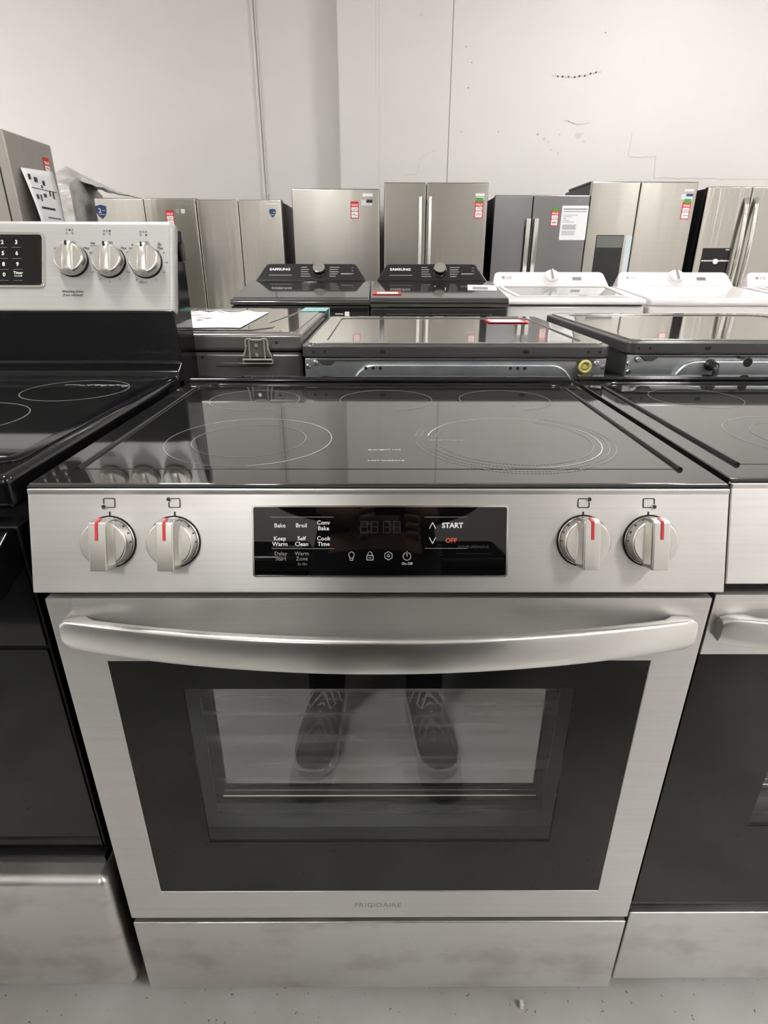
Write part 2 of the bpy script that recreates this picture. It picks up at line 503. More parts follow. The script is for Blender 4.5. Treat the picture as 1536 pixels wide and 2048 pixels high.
# ceiling lights: a grid of compact high-bay fittings
for ix, lx in enumerate((-5.35, -1.35, 2.65, 6.4)):
    for iy, ly in enumerate((-5.0, -2.4, 0.65, 3.7)):
        if (ix + iy) % 2 == 0: continue      # staggered rows
        t = thing('ceiling_light', 'white high-bay ceiling light fitting with a glowing diffuser', 'light', (lx, ly, CEIL_Z), 0, 'high-bay lights on the ceiling')
        b = NB(); box(b, -0.17, 0.17, -0.45, 0.45, -0.07, 0.0, 0.008); mk('housing', b, 'lamp_body', t)
        b = NB(); box(b, -0.155, 0.155, -0.43, 0.43, -0.090, -0.071, 0.006); mk('diffuser', b, 'lamp', t)


# ------------------------------------------------------------------ ranges
MP = Matrix.Translation((0, 0.012, 0.85915)) @ Matrix.Rotation(-math.atan2(0.036, 0.1085), 4, 'X')


def legs(t, xs, ys, h, z0=0.0):
    for x in xs:
        for y in ys:
            b = NB(); lathe(b, [(0.02, 0), (0.02, 0.008), (0.011, 0.010), (0.011, h + 0.01)], 12,
                            Matrix.Translation((x, y, z0)) @ Matrix.Rotation(-PI / 2, 4, 'X'))
            mk('levelling_leg', b, 'black_satin', t)


def ring_flat(b, cx, cy, r, wd, z, a0=0, a1=360, dash=None):
    """flat circle line on a horizontal surface at height z"""
    n = max(8, int(abs(a1 - a0) / 4))
    mx = lay(0, 0, z)
    if dash is None:
        stroke(b, circ(cx, cy, r, n, a0, a1), wd, 0, 0.0002, closed=abs(a1 - a0) >= 360, mx=mx)
    else:
        step = dash / r * 180 / PI
        a = a0
        while a < a1:
            stroke(b, circ(cx, cy, r, 2, a, a + step * 0.42), wd, 0, 0.0002, mx=mx)
            a += step


def bow_handle(t, x0, x1, zc, y_end, y_mid, hh=0.020, th=0.014, m='steel_handle'):
    rings = []
    n = 48
    xm = (x0 + x1) / 2; hw = (x1 - x0) / 2
    for i in range(n + 1):
        s = -1 + 2 * i / n
        s = math.copysign(1 - (1 - abs(s)) ** 1.25, s)
        x = xm + s * hw
        yf = y_end + (y_mid - y_end) * (1 - s * s)
        e = (1 - abs(s)) * hw
        k = math.sqrt(max(0.0, 1 - (1 - min(1, e / 0.010)) ** 2)) * 0.22 + 0.78
        h_ = hh * k * (1.0 - 0.10 * s * s)
        back = yf + th
        if abs(s) > 0.9: back = max(back, 0.0)
        c = 0.003
        prof = [(yf + .0012, zc - h_ + c), (yf - 0.0004, zc - h_ * 0.4), (yf - 0.0006, zc + h_ * 0.1), (yf, zc + h_ * .55), (yf + .0012, zc + h_ - c * 0.9), (yf + .0028, zc + h_ - c * .25), (yf + .0048, zc + h_), (back - c, zc + h_), (back, zc + h_ - c),
                (back, zc - h_ + c), (back - c, zc - h_), (yf + c, zc - h_)]
        rings.append([(x, p[0], p[1]) for p in prof])
    b = NB(); loft(b, rings)
    return mk('door_handle', b, m, t, angle=50)


def main_knob(t, u, v, turn):
    mx = MP @ Matrix.Translation((u, 0, v))
    b = NB()
    lathe(b, [(0.0268, 0.0008), (0.0268, 0.0016), (0.0262, 0.002), (0.0252, 0.0150), (0.0243, 0.0175), (0.0228, 0.0185)], 40)
    prism(b, [(-0.003, 0.0262), (-0.020, 0.0268), (-0.0295, 0.0235), (-0.0305, 0.0), (-0.0300, -0.0275), (-0.019, -0.0270), (-0.003, -0.0262)], 'x', -0.0088, 0.0088, 0.0014, 3)
    prism(b, [(-0.0088, -0.0180), (-0.0130, -0.0182), (-0.0088, -0.0255)], 'z', -0.022, 0.022)
    prism(b, [(0.0088, -0.0180), (0.0130, -0.0182), (0.0088, -0.0255)], 'z', -0.022, 0.022)
    k = mk('knob', b, 'steel_knob', t, mx)
    b = NB(); lathe(b, [(0.0285, 0.0), (0.0285, 0.0007)], 40); mk('shadow_ring', b, 'dark_gap', k)
    b = NB()
    prism(b, [(-0.0296, 0.0237), (-0.0303, 0.0232), (-0.03115, 0.0052), (-0.0306, 0.0052)], 'x', -0.0014, 0.0014)
    prism(b, [(-0.0296, 0.0236), (-0.0300, 0.0243), (-0.0205, 0.0277), (-0.0200, 0.0270), ], 'x', -0.0014, 0.0014)
    mk('pointer', b, 'red_line', k, smooth=False)
    b = NB()
    for a, s in ((-22 * turn, 'HI'), (-46 * turn, '8'), (-66 * turn, '6'), (-88 * turn, '4')):
        A = RAD(a)
        m2 = Matrix.Rotation(-A * -1 if False else RAD(-(-a)), 4, 'Y')
        txt(b, s, 0.0048, 0, 0, 0, mx=Matrix.Rotation(RAD(-a), 4, 'Y') @ Matrix.Translation((0, -0.0085, 0.0262)) @ Matrix.Rotation(RAD(-86), 4, 'X'))
    mk('lettering', b, 'print_black', k, smooth=False)
    return k


def burner_icon(t, u, v, dx, dz):
    b = NB()
    W_, H_ = 0.0060, 0.0048
    stroke(b, rrect(u - W_, u + W_, v - H_, v + H_, 0.0012, 2), 0.0009, mx=MP, closed=True)
    o = mk('burner_icon', b, 'print_black', t, smooth=False)
    b = NB()
    disc(b, u + dx * W_, v + dz * H_ * 0.85, 0.0030, -0.0006, 0.0004, 16, MP)
    mk('steel_gap', b, 'steel', o, smooth=False)
    b = NB()
    disc(b, u + dx * W_, v + dz * H_ * 0.85, 0.0022, -0.001, 0.0004, 16, MP)
    stroke(b, [(u, v - 0.0100), (u, v - 0.0135)], 0.0016, mx=MP)
    mk('dot', b, 'print_black', o, smooth=False)


def oven_window(door, x0, x1, z0, z1, ix0, ix1, iz0, iz1, yd=0.05):
    """see-through window of a door: clear outer pane, gap, liner frame and coated inner pane 5 cm behind"""
    b = NB(); box(b, x0, x1, 0.0016, 0.0036, z0, z1); mk('window_glass', b, 'clear_glass', door, smooth=False)
    b = NB(); ring_plate(b, rect(x0 - 0.05, x1 + 0.05, z0 - 0.03, z1 + 0.03), rect(ix0, ix1, iz0, iz1), 'y', yd - 0.002, yd); mk('window_liner', b, 'liner', door, smooth=False)
    b = NB(); box(b, ix0 - 0.01, ix1 + 0.01, yd + 0.0005, yd + 0.004, iz0 - 0.01, iz1 + 0.01); mk('inner_glass', b, 'coated_glass', door, smooth=False)
    b = NB()
    ring_plate(b, rect(x0 - 0.052, x1 + 0.052, z0 - 0.032, z1 + 0.032), rect(x0 - 0.0505, x1 + 0.0505, z0 - 0.0305, z1 + 0.0305), 'y', 0.006, yd)
    mk('window_shroud', b, 'cavity', door, smooth=False)
    b = NB(); ring_plate(b, rect(x0 - 0.052, x1 + 0.052, z0 - 0.032, z1 + 0.032), rect(x0 - 0.002, x1 + 0.002, z0 - 0.002, z1 + 0.002), 'y', 0.0052, 0.0060); mk('inner_door_skin', b, 'door_skin', door, smooth=False)  # unseen pale plate added to lighten what the inner glass reflects
    b = NB()
    tube(b, [(ix0 + 0.012, yd - 0.004, iz0 + 0.037), (ix1 - 0.012, yd - 0.004, iz0 + 0.037)], 0.0010, 6)
    mk('rack_wire', b, 'rack', door)  # thin pale bar laid across the window in front of the inner glass


def front_control_range(t, main=True):
    W_ = 0.3725 if main else 0.3835
    dz = 0.0 if main else -0.009
    # body
    b = NB(); box(b, -0.3715, 0.3715, 0.056, 0.615, 0.05, 0.905, 0.004); mk('body', b, 'black_satin', t)
    b = NB(); ring_plate(b, rect(-0.3715, 0.3715, 0.05, 0.90), rect(-0.345, 0.345, 0.26, 0.775), 'y', 0.031, 0.056); mk('front_frame', b, 'black_satin', t, smooth=False)
    legs(t, (-0.33, 0.33), (0.08, 0.56), 0.05)
    # drawer
    b = NB(); box(b, -W_, W_, 0.0, 0.03, 0.0552 + dz * 1.4, 0.2225 + dz, 0.0022, 3); mk('storage_drawer', b, 'steel_smudge', t)
    # oven door
    if main:
        b = NB(); ring_plate(b, rect(-0.3725, 0.3725, 0.234, 0.7938), rect(-0.3192, 0.3192, 0.2942, 0.7078), 'y', 0.0, 0.03)
        bevel_all(b, 0.0012, 2)
        door = mk('oven_door', b, 'steel', t)
        b = NB(); ring_plate(b, rect(-0.3188, 0.3188, 0.2946, 0.7074), rect(-0.2365, 0.2365, 0.398, 0.666), 'y', 0.0012, 0.005)
        mk('door_glass', b, 'black_frit', door, smooth=False)
        oven_window(door, -0.2365, 0.2365, 0.398, 0.666, -0.2365, 0.2365, 0.3975, 0.690)
        b = NB(); txt(b, 'FRIGIDAIRE', 0.0132, -0.003, 0.2632, -0.0002, sx=1.04); mk('logo_lettering', b, 'print_logo', door, smooth=False)
        bow_handle(t, -0.3565, 0.3565, 0.7530, -0.013, -0.056, 0.0213)
    else:
        b = NB(); box(b, -W_, W_, 0.0, 0.03, 0.703, 0.7870, 0.0012); door = mk('oven_door', b, 'steel', t)
        b = NB(); ring_plate(b, rect(-W_, W_, 0.239, 0.7025), rect(-0.249, 0.249, 0.405, 0.60), 'y', 0.0008, 0.03); mk('door_glass', b, 'black_frit', door, smooth=False)
        oven_window(door, -0.249, 0.249, 0.405, 0.60, -0.2365, 0.2365, 0.3975, 0.63)
        b = NB(); box(b, -W_, W_, 0.004, 0.03, 0.228, 0.2385, 0.002); mk('door_trim', b, 'black_plastic', door)
        bow_handle(t, -0.374, 0.374, 0.7445, -0.013, -0.055)
    # control panel
    b = NB()
    box(b, -0.3795, 0.3795, 0.0, 0.022, -0.0572, 0.0572, 0.0, mx=MP)
    box(b, -0.3795, 0.3795, 0.028, 0.050, 0.899, 0.9135, 0.0)
    bevel_all(b, 0.0016, 3)
    panel = mk('control_panel', b, 'steel', t)
    d0, d1, e0, e1 = (-0.1362, 0.1382, -0.0376, 0.0373)
    b = NB(); ring_plate(b, rrect(d0 - 0.0018, d1 + 0.0018, e0 - 0.0018, e1 + 0.0018, 0.003, 3), rrect(d0, d1, e0, e1, 0.002, 3), 'y', -0.0012, 0.001, MP)
    mk('display_bezel', b, 'steel_bright', t, smooth=False)
    b = NB(); prism(b, rrect(d0, d1, e0, e1, 0.002, 3), 'y', -0.0006, 0.001, mx=MP)
    disp = mk('touch_display', b, 'display', t, smooth=False)
    Y = -0.0008
    if main:
        b = NB()
        for s, x, z in (('Bake', -.1078, .0171), ('Broil', -.0845, .0171), ('Conv', -.0606, .0202), ('Bake', -.0606, .0140),
                        ('Keep', -.1080, .0029), ('Warm', -.1080, -.0032), ('Self', -.0845, .0029), ('Clean', -.0845, -.0032), ('Cook', -.0606, .0029), ('Time', -.0606, -.0032)):
            txt(b, s, 0.0064, x, z, Y, mx=MP, bold=0.00008)
        mk('lettering', b, 'print_white', disp, smooth=False)
        b = NB(); txt(b, 'START', 0.0078, .0794, .0171, Y, mx=MP, bold=0.0003)
        mk('start_lettering', b, 'print_white', disp, smooth=False); b = NB()
        stroke(b, [(.0545, .0142), (.0578, .0204), (.0611, .0142)], 0.0008, Y, mx=MP)
        mk('up_arrow', b, 'print_white', disp, smooth=False); b = NB()
        stroke(b, [(.0545, .0038), (.0578, -.0024), (.0611, .0038)], 0.0008, Y, mx=MP)
        # lamp, lock, gear and power symbols
        mk('down_arrow', b, 'print_white', disp, smooth=False); b = NB()
        z = -.0160
        stroke(b, [(-.0320, z - .0022)] + circ(-.0304, z + .0012, .0030, 14, 230, -50) + [(-.0288, z - .0022)], 0.0005, Y, mx=MP)
        stroke(b, rect(-.0320, -.0288, z - .0050, z - .0026), 0.0004, Y, closed=True, mx=MP)
        mk('lamp_symbol', b, 'print_white', disp, smooth=False); b = NB()
        stroke(b, rect(-.0136, -.0068, z - .0046, z + .0004), 0.0005, Y, closed=True, mx=MP)
        stroke(b, [(-.0124, z + .0004)] + circ(-.0102, z + .0022, .0022, 10, 180, 0) + [(-.0080, z + .0004)], 0.0005, Y, mx=MP)
        stroke(b, [(-.0116, z - .0022), (-.0088, z - .0022)], 0.0005, Y, mx=MP)
        mk('lock_symbol', b, 'print_white', disp, smooth=False); b = NB()
        stroke(b, [(.0099 + (.0046 if k % 2 else .0039) * math.cos(RAD(k * 30)), z + (.0046 if k % 2 else .0039) * math.sin(RAD(k * 30))) for k in range(12)], 0.0005, Y, closed=True, mx=MP)
        stroke(b, circ(.0099, z, .0013, 12), 0.0005, Y, closed=True, mx=MP)
        mk('gear_symbol', b, 'print_white', disp, smooth=False); b = NB()
        stroke(b, circ(.0301, z - .0006, .0042, 20, 115, 425), 0.0005, Y, mx=MP)
        stroke(b, [(.0301, z - .0006), (.0301, z + .0050)], 0.0005, Y, mx=MP)
        txt(b, 'On-Off', .0040, .0302, -.0248, Y, mx=MP)
        mk('power_symbol', b, 'print_white', disp, smooth=False)
        b = NB()
        for s, x, z, q in (('Delay', -.1073, -.0136, .0060), ('Start', -.1073, -.0193, .0060), ('Warm', -.0844, -.0136, .0060), ('Zone', -.0844, -.0193, .0060), ('2x On', -.0840, -.0252, .0040)):
            txt(b, s, q, x, z, Y, mx=MP)
        mk('secondary_lettering', b, 'print_grey', disp, smooth=False)
        for a, c, z in ((-.1180, -.0497, .0264), (-.1169, -.0494, -.0081), (.0490, .0945, .0264), (.0497, .0955, -.0078)):
            b = NB(); stroke(b, [(a, z), (c, z)], 0.0005, Y, mx=MP); mk('divider_line', b, 'print_grey', disp, smooth=False)
        b = NB(); txt(b, 'OFF', 0.0072, .0781, .0007, Y, mx=MP, bold=0.0001); mk('off_lettering', b, 'print_orange', disp, smooth=False)
        b = NB()
        for k in range(4):      # unlit digits
            x = -.0165 + k * .0112 + (0.002 if k > 1 else 0)
            stroke(b, [(x - .0035, .0094), (x - .0035, .0215), (x + .0035, .0215), (x + .0035, .0094)], 0.0010, Y, closed=True, mx=MP)
            stroke(b, [(x - .0035, .0155), (x + .0035, .0155)], 0.0010, Y, mx=MP)
        mk('unlit_digits', b, 'print_faint', disp, smooth=False)
        for u, v, tn in ((-.2922, -.0005, 1), (-.2225, -.0005, 1), (.2214, 0.0005, -1), (.2935, 0.0005, -1)):
            main_knob(t, u, v, tn)
        for u, dx, dz in ((-.2915, -1, -1), (-.2213, -1, 1), (.2212, 1, 1), (.2920, 1, -1)):
            burner_icon(t, u, 0.0416, dx, dz)
    # cooktop
    zt = 0.918
    b = NB(); box(b, -0.3795, 0.3795, 0.034, 0.6212, 0.9060, zt - 0.0004, 0.0016, 3); ck = mk('cooktop_frame', b, 'black_glass', t)
    b = NB(); box(b, -0.3795, 0.3795, 0.030, 0.0345, 0.9136, 0.9158, 0.0006); mk('front_seal', b, 'dark_gap', ck)
    gx, g1, g2 = 0.3440, 0.082, 0.562
    b = NB(); box(b, -gx, gx, g1, g2, zt - 0.0030, zt, 0.0); gl = mk('cooktop_glass', b, 'black_glass', t, smooth=False)
    b = NB(); stroke(b, [(-gx, g1), (gx, g1)], 0.0010, 0, 0.0001, mx=lay(0, 0, zt)); mk('front_joint', b, 'joint_line', gl, smooth=False)
    b = NB()
    pts = [(-gx - .003, g1 - .004, zt)] + [(-gx - .003, y_, zt) for y_ in (0.2, 0.4, 0.52)] + \
          [(-gx + .037 + .040 * math.cos(RAD(a)), g2 - .037 + .040 * math.sin(RAD(a)), zt) for a in range(180, 89, -15)] + \
          [(gx - .037 + .040 * math.cos(RAD(a)), g2 - .037 + .040 * math.sin(RAD(a)), zt) for a in range(90, -1, -15)] + \
          [(gx + .003, y_, zt) for y_ in (0.52, 0.4, 0.2)] + [(gx + .003, g1 - .004, zt)]
    tube(b, pts, 0.0034, 10); mk('cooktop_rim', b, 'black_enamel', t, angle=60)
    b = NB(); box(b, -0.377, 0.377, 0.590, 0.622, 0.908, 0.9265, 0.005, 3); mk('rear_vent_trim', b, 'black_enamel', t)
    if main:
        for k in range(-4, 5):
            b = NB(); box(b, k * 0.075 - 0.026, k * 0.075 + 0.026, 0.600, 0.606, 0.9266, 0.9272)
            mk('vent_slot', b, 'dark_gap', t, smooth=False)
    z = zt + 0.0002
    def zone(parts):
        kinds = {}
        for n_, q in enumerate(parts): kinds.setdefault((q[2], q[7], n_), []).append(q)
        for (r, bright, n_), qs in kinds.items():
            b1 = NB()
            for (cx, cy, r, wd, a0, a1, dash, bright) in qs: ring_flat(b1, cx, cy, r, wd, z, a0, a1, dash)
            mk('burner_ring', b1, 'ring' if bright else 'ring_dim', gl, smooth=False)
    cx, cy = -.1745, .199
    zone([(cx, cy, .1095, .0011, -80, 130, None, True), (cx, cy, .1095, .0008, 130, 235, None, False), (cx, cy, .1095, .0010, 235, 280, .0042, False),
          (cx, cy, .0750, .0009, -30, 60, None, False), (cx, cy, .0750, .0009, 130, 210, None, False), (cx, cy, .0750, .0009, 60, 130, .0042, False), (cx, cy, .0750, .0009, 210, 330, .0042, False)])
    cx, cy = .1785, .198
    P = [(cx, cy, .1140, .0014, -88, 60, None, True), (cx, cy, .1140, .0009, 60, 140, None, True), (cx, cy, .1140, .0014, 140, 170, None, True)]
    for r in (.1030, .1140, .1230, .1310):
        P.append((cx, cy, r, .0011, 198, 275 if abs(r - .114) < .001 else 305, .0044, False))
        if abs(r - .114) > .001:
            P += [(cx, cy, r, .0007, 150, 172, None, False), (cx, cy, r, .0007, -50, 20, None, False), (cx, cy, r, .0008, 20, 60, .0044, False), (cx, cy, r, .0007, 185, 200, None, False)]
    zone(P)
    zone([(-.2165, .441, .0765, .0010, 0, 360, None, False)])
    zone([(.0100, .441, .0790, .0010, -80, 200, None, False)])
    zone([(.2150, .441, .0775, .0010, -80, 200, None, False)])
    if main:
        b = NB()
        txt(b, 'ELEMENT ON', 0.0062, 0.006, 0.1535, 0, h=0.0002, sx=1.1, mx=lay(0, 0, z))
        txt(b, 'HOT SURFACE', 0.0062, 0.008, 0.1105, 0, h=0.0002, sx=1.1, mx=lay(0, 0, z))
        mk('lettering', b, 'ring', gl, smooth=False)
        b = NB(); txt(b, 'SIMMER TO BOIL', 0.0060, 0.088, 0.196, 0, h=0.0002, sx=1.1, mx=lay(0, 0, z)); mk('simmer_lettering', b, 'ring_dim', gl, smooth=False)


main = thing('electric_range', 'stainless front-control electric range with four knobs, a black touch display and a bowed door handle', 'range', (0, 0, 0))
front_control_range(main, True)
rr = thing('electric_range', 'stainless range with a full black glass oven door, cut off at the frame edge', 'range', (0.7705, 0.018, 0.0))
front_control_range(rr, False)

# ---- range with a backguard
lr = thing('freestanding_range', 'black and stainless freestanding range with knobs on a raised backguard', 'range', (-0.7815, 0, 0))
b = NB(); box(b, -0.376, 0.374, 0.075, 0.640, 0.05, 0.885, 0.004); mk('body', b, 'black_satin', lr)
legs(lr, (-0.33, 0.33), (0.10, 0.58), 0.05)
b = NB(); box(b, -0.386, 0.386, 0.0, 0.06, 0.058, 0.316, 0.014, 4); mk('storage_drawer', b, 'steel_smudge', lr)
b = NB(); box(b, -0.374, 0.374, 0.03, 0.074, 0.300, 0.330, 0.003); mk('drawer_recess', b, 'black_plastic', lr)
b = NB(); box(b, -0.370, 0.3705, 0.044, 0.075, 0.330, 0.862, 0.004, 3); ld = mk('oven_door', b, 'black_plastic', lr)
b = NB(); box(b, -0.368, 0.3685, 0.040, 0.0445, 0.334, 0.695, 0.001); mk('door_glass', b, 'black_frit', ld)
b = NB(); box(b, -0.368, 0.3685, 0.041, 0.0445, 0.700, 0.858, 0.001); mk('door_top_panel', b, 'black_enamel', ld)
lh = NB()
prism(lh, [(0.041, 0.862), (0.030, 0.864), (-0.006, 0.846), (-0.018, 0.826), (-0.018, 0.802), (-0.006, 0.797), (0.028, 0.808), (0.041, 0.812)], 'x', 0.340, 0.3705, 0.003, 2)
hd = mk('door_handle', lh, 'black_enamel', lr)
lh = NB(); HP = [(0.041, 0.862), (0.030, 0.864), (-0.006, 0.846), (-0.018, 0.826), (-0.018, 0.802), (-0.006, 0.797), (0.028, 0.808), (0.041, 0.812)]
prism(lh, HP, 'x', -0.3705, -0.340, 0.003, 2); mk('handle_bracket', lh, 'black_enamel', hd)
b = NB(); box(b, -0.339, 0.339, -0.018, 0.0, 0.800, 0.826, 0.006, 3); mk('handle_bar', b, 'steel_handle', hd)
# cooktop with a rounded lip
b = NB(); box(b, -0.384, 0.3835, 0.032, 0.640, 0.886, 0.926, 0.010, 4); lc = mk('cooktop', b, 'black_enamel', lr)
b = NB(); ring_plate(b, rrect(-0.368, 0.368, 0.075, 0.60, 0.02), rrect(-0.350, 0.350, 0.092, 0.585, 0.015), 'z', 0.9255, 0.9285); bevel_all(b, .001, 2); mk('cooktop_rim', b, 'black_enamel', lc)
b = NB(); box(b, -0.350, 0.350, 0.092, 0.585, 0.924, 0.9268); lg = mk('cooktop_glass', b, 'black_glass', lc, smooth=False)
for cx, cy, r in ((.2415, .478, .088), (.155, .275, .103), (-.19, .25, .11), (-.2, .48, .08)):
    b = NB(); ring_flat(b, cx, cy, r, .0016, .927); mk('burner_ring', b, 'ring_dim', lr, smooth=False)
b = NB(); ring_flat(b, .155, .275, .010, .0016, .927); mk('burner_ring', b, 'ring', lr, smooth=False)
b = NB()
for k in range(9):
    x = .20 + k * .0135; y = .522 + .003 * math.sin(k * 2.1)
    stroke(b, [(x, y), (x + .012, y + random.uniform(-.006, .006)), (x + .004, y - random.uniform(.002, .010) * (k / 5))], .0016 if k < 4 else .0030, 0, .0002, mx=lay(0, 0, .927))
mk('white_scuff', b, 'ring', lr, smooth=False)
b = NB(); stroke(b, [(-.3, .0985), (.345, .0985)], .003, 0, .0002, mx=lay(0, 0, .927)); mk('front_rim_line', b, 'ring', lr, smooth=False)
# backguard
b = NB(); prism(b, [(0.600, 0.920), (0.606, 0.936), (0.634, 0.950), (0.622, 1.05), (0.655, 1.05), (0.70, 1.195), (0.735, 1.195), (0.735, 0.90), (0.60, 0.90)], 'x', -0.384, 0.3835, 0.005, 3); mk('backguard_housing', b, 'black_enamel', lr)
BG = Matrix.Translation((0, 0.656, 1.1265)) @ Matrix.Rotation(-math.atan2(0.070, 0.165), 4, 'X')
bw, bh = 0.3850, 0.0905
b = NB(); box(b, -bw, bw, 0.0, 0.030, -bh, bh, 0.011, 5, mx=BG); mk('backguard_panel', b, 'steel_matte', lr)
b = NB(); prism(b, [(0.0, .015), (0.02, .022), (0.02, -.015), (0.0, -.015)], 'x', 0.3836, 0.3905, .002, mx=Matrix.Translation((0, .700, 1.150))); mk('end_clip', b, 'black_plastic', lr)
# backguard display
dx0, dx1, dz0, dz1 = -0.133, 0.133, -0.036, 0.060
b = NB(); ring_plate(b, rrect(dx0 - .005, dx1 + .005, dz0 - .005, dz1 + .005, .009), rrect(dx0, dx1, dz0, dz1, .006), 'y', -.0022, .001, BG); bevel_all(b, .0008, 2); mk('display_bezel', b, 'steel_bright', lr)
b = NB(); prism(b, rrect(dx0, dx1, dz0, dz1, .006), 'y', -.0008, .001, mx=BG); ldisp = mk('display', b, 'display', lr, smooth=False)
b = NB()
for s, x, z in (('1', .030, .0458), ('2', .0568, .0458), ('3', .0836, .0458), ('4', .031, .0248), ('5', .0582, .0248), ('6', .0846, .0248), ('7', .032, .0038), ('8', .0592, .0038), ('9', .0858, .0038), ('0', .0602, -.0160)):
    txt(b, s, .0105, x, z, -.001, mx=BG, bold=.0003)
txt(b, 'Timer', .0072, .087, -.0124, -.001, mx=BG, bold=.0002)
txt(b, 'On/Off', .0052, .087, -.0184, -.001, mx=BG)
mk('lettering', b, 'print_white', ldisp, smooth=False)
b = NB()
for r in range(4):
    for c in range(3):
        x = .030 + c * .0268 + r * .001; z = .036 - r * .021
        stroke(b, [(x - .008, z), (x + .009, z)], .0006, -.001, mx=BG)
mk('key_line', b, 'print_grey', ldisp, smooth=False)
for i, (ku, kv) in enumerate(((.1915, .0105), (.2625, .0090), (.3325, .0080))):
    mx = BG @ Matrix.Translation((ku, 0, kv)) @ Matrix.Diagonal((.92, .95, .92, 1))
    b = NB()
    lathe(b, [(.031, .0005), (.031, .004), (.0325, .006), (.0318, .014), (.0295, .020), (.0270, .022)], 40)
    rings = []
    for zz, wd, y in ((.0315, .0075, .016), (.0300, .0085, .0245), (.020, .0080, .029), (0, .0080, .030), (-.020, .0090, .029), (-.028, .0100, .0255), (-.0300, .0100, .018)):
        rings.append([(-wd, -.012, zz), (-wd, -y + .002, zz), (-wd + .002, -y, zz), (wd - .002, -y, zz), (wd, -y + .002, zz), (wd, -.012, zz)])
    loft(b, rings)
    k = mk('knob', b, 'steel_knob', lr, mx, angle=45)
    b = NB(); box(b, -.0016, .0016, -.0300, -.0270, .0215, .0295, .0); mk('pointer', b, 'dark_gap', k, smooth=False)
    b = NB(); lathe(b, [(.0335, 0), (.0335, .0006)], 36); mk('shadow_ring', b, 'dark_gap', k, smooth=False)
    b = NB()
    for q in range(5):      # five little circles of the burner symbol
        cx, cz = ((-.0056, .003), (0, .003), (.0056, .003), (-.0056, -.0033), (.0056, -.0033))[q]
        cx += ku - .006; cz += .0670 - i * .0016
        if q == (1, 2, 4)[i]: disc(b, cx, cz, .0018, -.0004, .0004, 10, BG)
        else: stroke(b, circ(cx, cz, .0016, 8), .0004, closed=True, mx=BG)
    stroke(b, rrect(ku - .0085, ku + .0055, .0405, .0480, .0035, 3), .0004, closed=True, mx=BG)
    txt(b, 'OFF', .0055, ku - .0015, .0443, mx=BG)
    txt(b, 'Max', .0068, ku + .026, .0355, mx=BG); disc(b, ku + .0225, .0300, .0012, -.0004, .0004, 8, BG)
    if i == 2:
        txt(b, 'Max', .0068, ku - .028, .0345, mx=BG); disc(b, ku - .027, .0415, .0016, -.0004, .0004, 8, BG)
        stroke(b, circ(ku + .0245, .0430, .0033, 14), .0005, closed=True, mx=BG); disc(b, ku + .0245, .0430, .0015, -.0004, .0004, 8, BG)
        txt(b, 'Min', .0068, ku - .008, -.0300, mx=BG)
    if i == 1:
        txt(b, 'Melt', .0050, ku - .0330, .0445, mx=BG); stroke(b, [(ku - .038, .0400), (ku - .024, .0400)], .0005, mx=BG); txt(b, 'HI', .0068, ku - .036, .026, mx=BG)
    if i == 0: txt(b, 'HI', .0068, ku - .033, .0345, mx=BG)
    if i > 0:
        for a in range(-150, 60, 30):
            A = RAD(a); r_ = .0365
            stroke(b, [(ku + r_ * math.cos(A), kv + r_ * math.sin(A)), (ku + (r_ + .003) * math.cos(A), kv + (r_ + .003) * math.sin(A))], .0009, mx=BG)
    if i == 0:
        txt(b, 'Warming Zone', .0066, .1905, -.0476, mx=BG)
        txt(b, 'Zone réchaud', .0066, .1905, -.0546, mx=BG)
    mk('knob_print', b, 'print_black', lr, smooth=False)


# ------------------------------------------------------------------ laundry machines seen from behind (row right behind the ranges)
def hole(b, x, z, r, y=0.0): disc(b, x, z, r, y, 0.0006, 12)


def screw(t, x, z, r=.0055, y=0.0):
    b = NB(); lathe(b, [(r, 0), (r, .0015), (r * .7, .0032)], 12, Matrix.Translation((x, y, z))); mk('screw', b, 'screw', t)


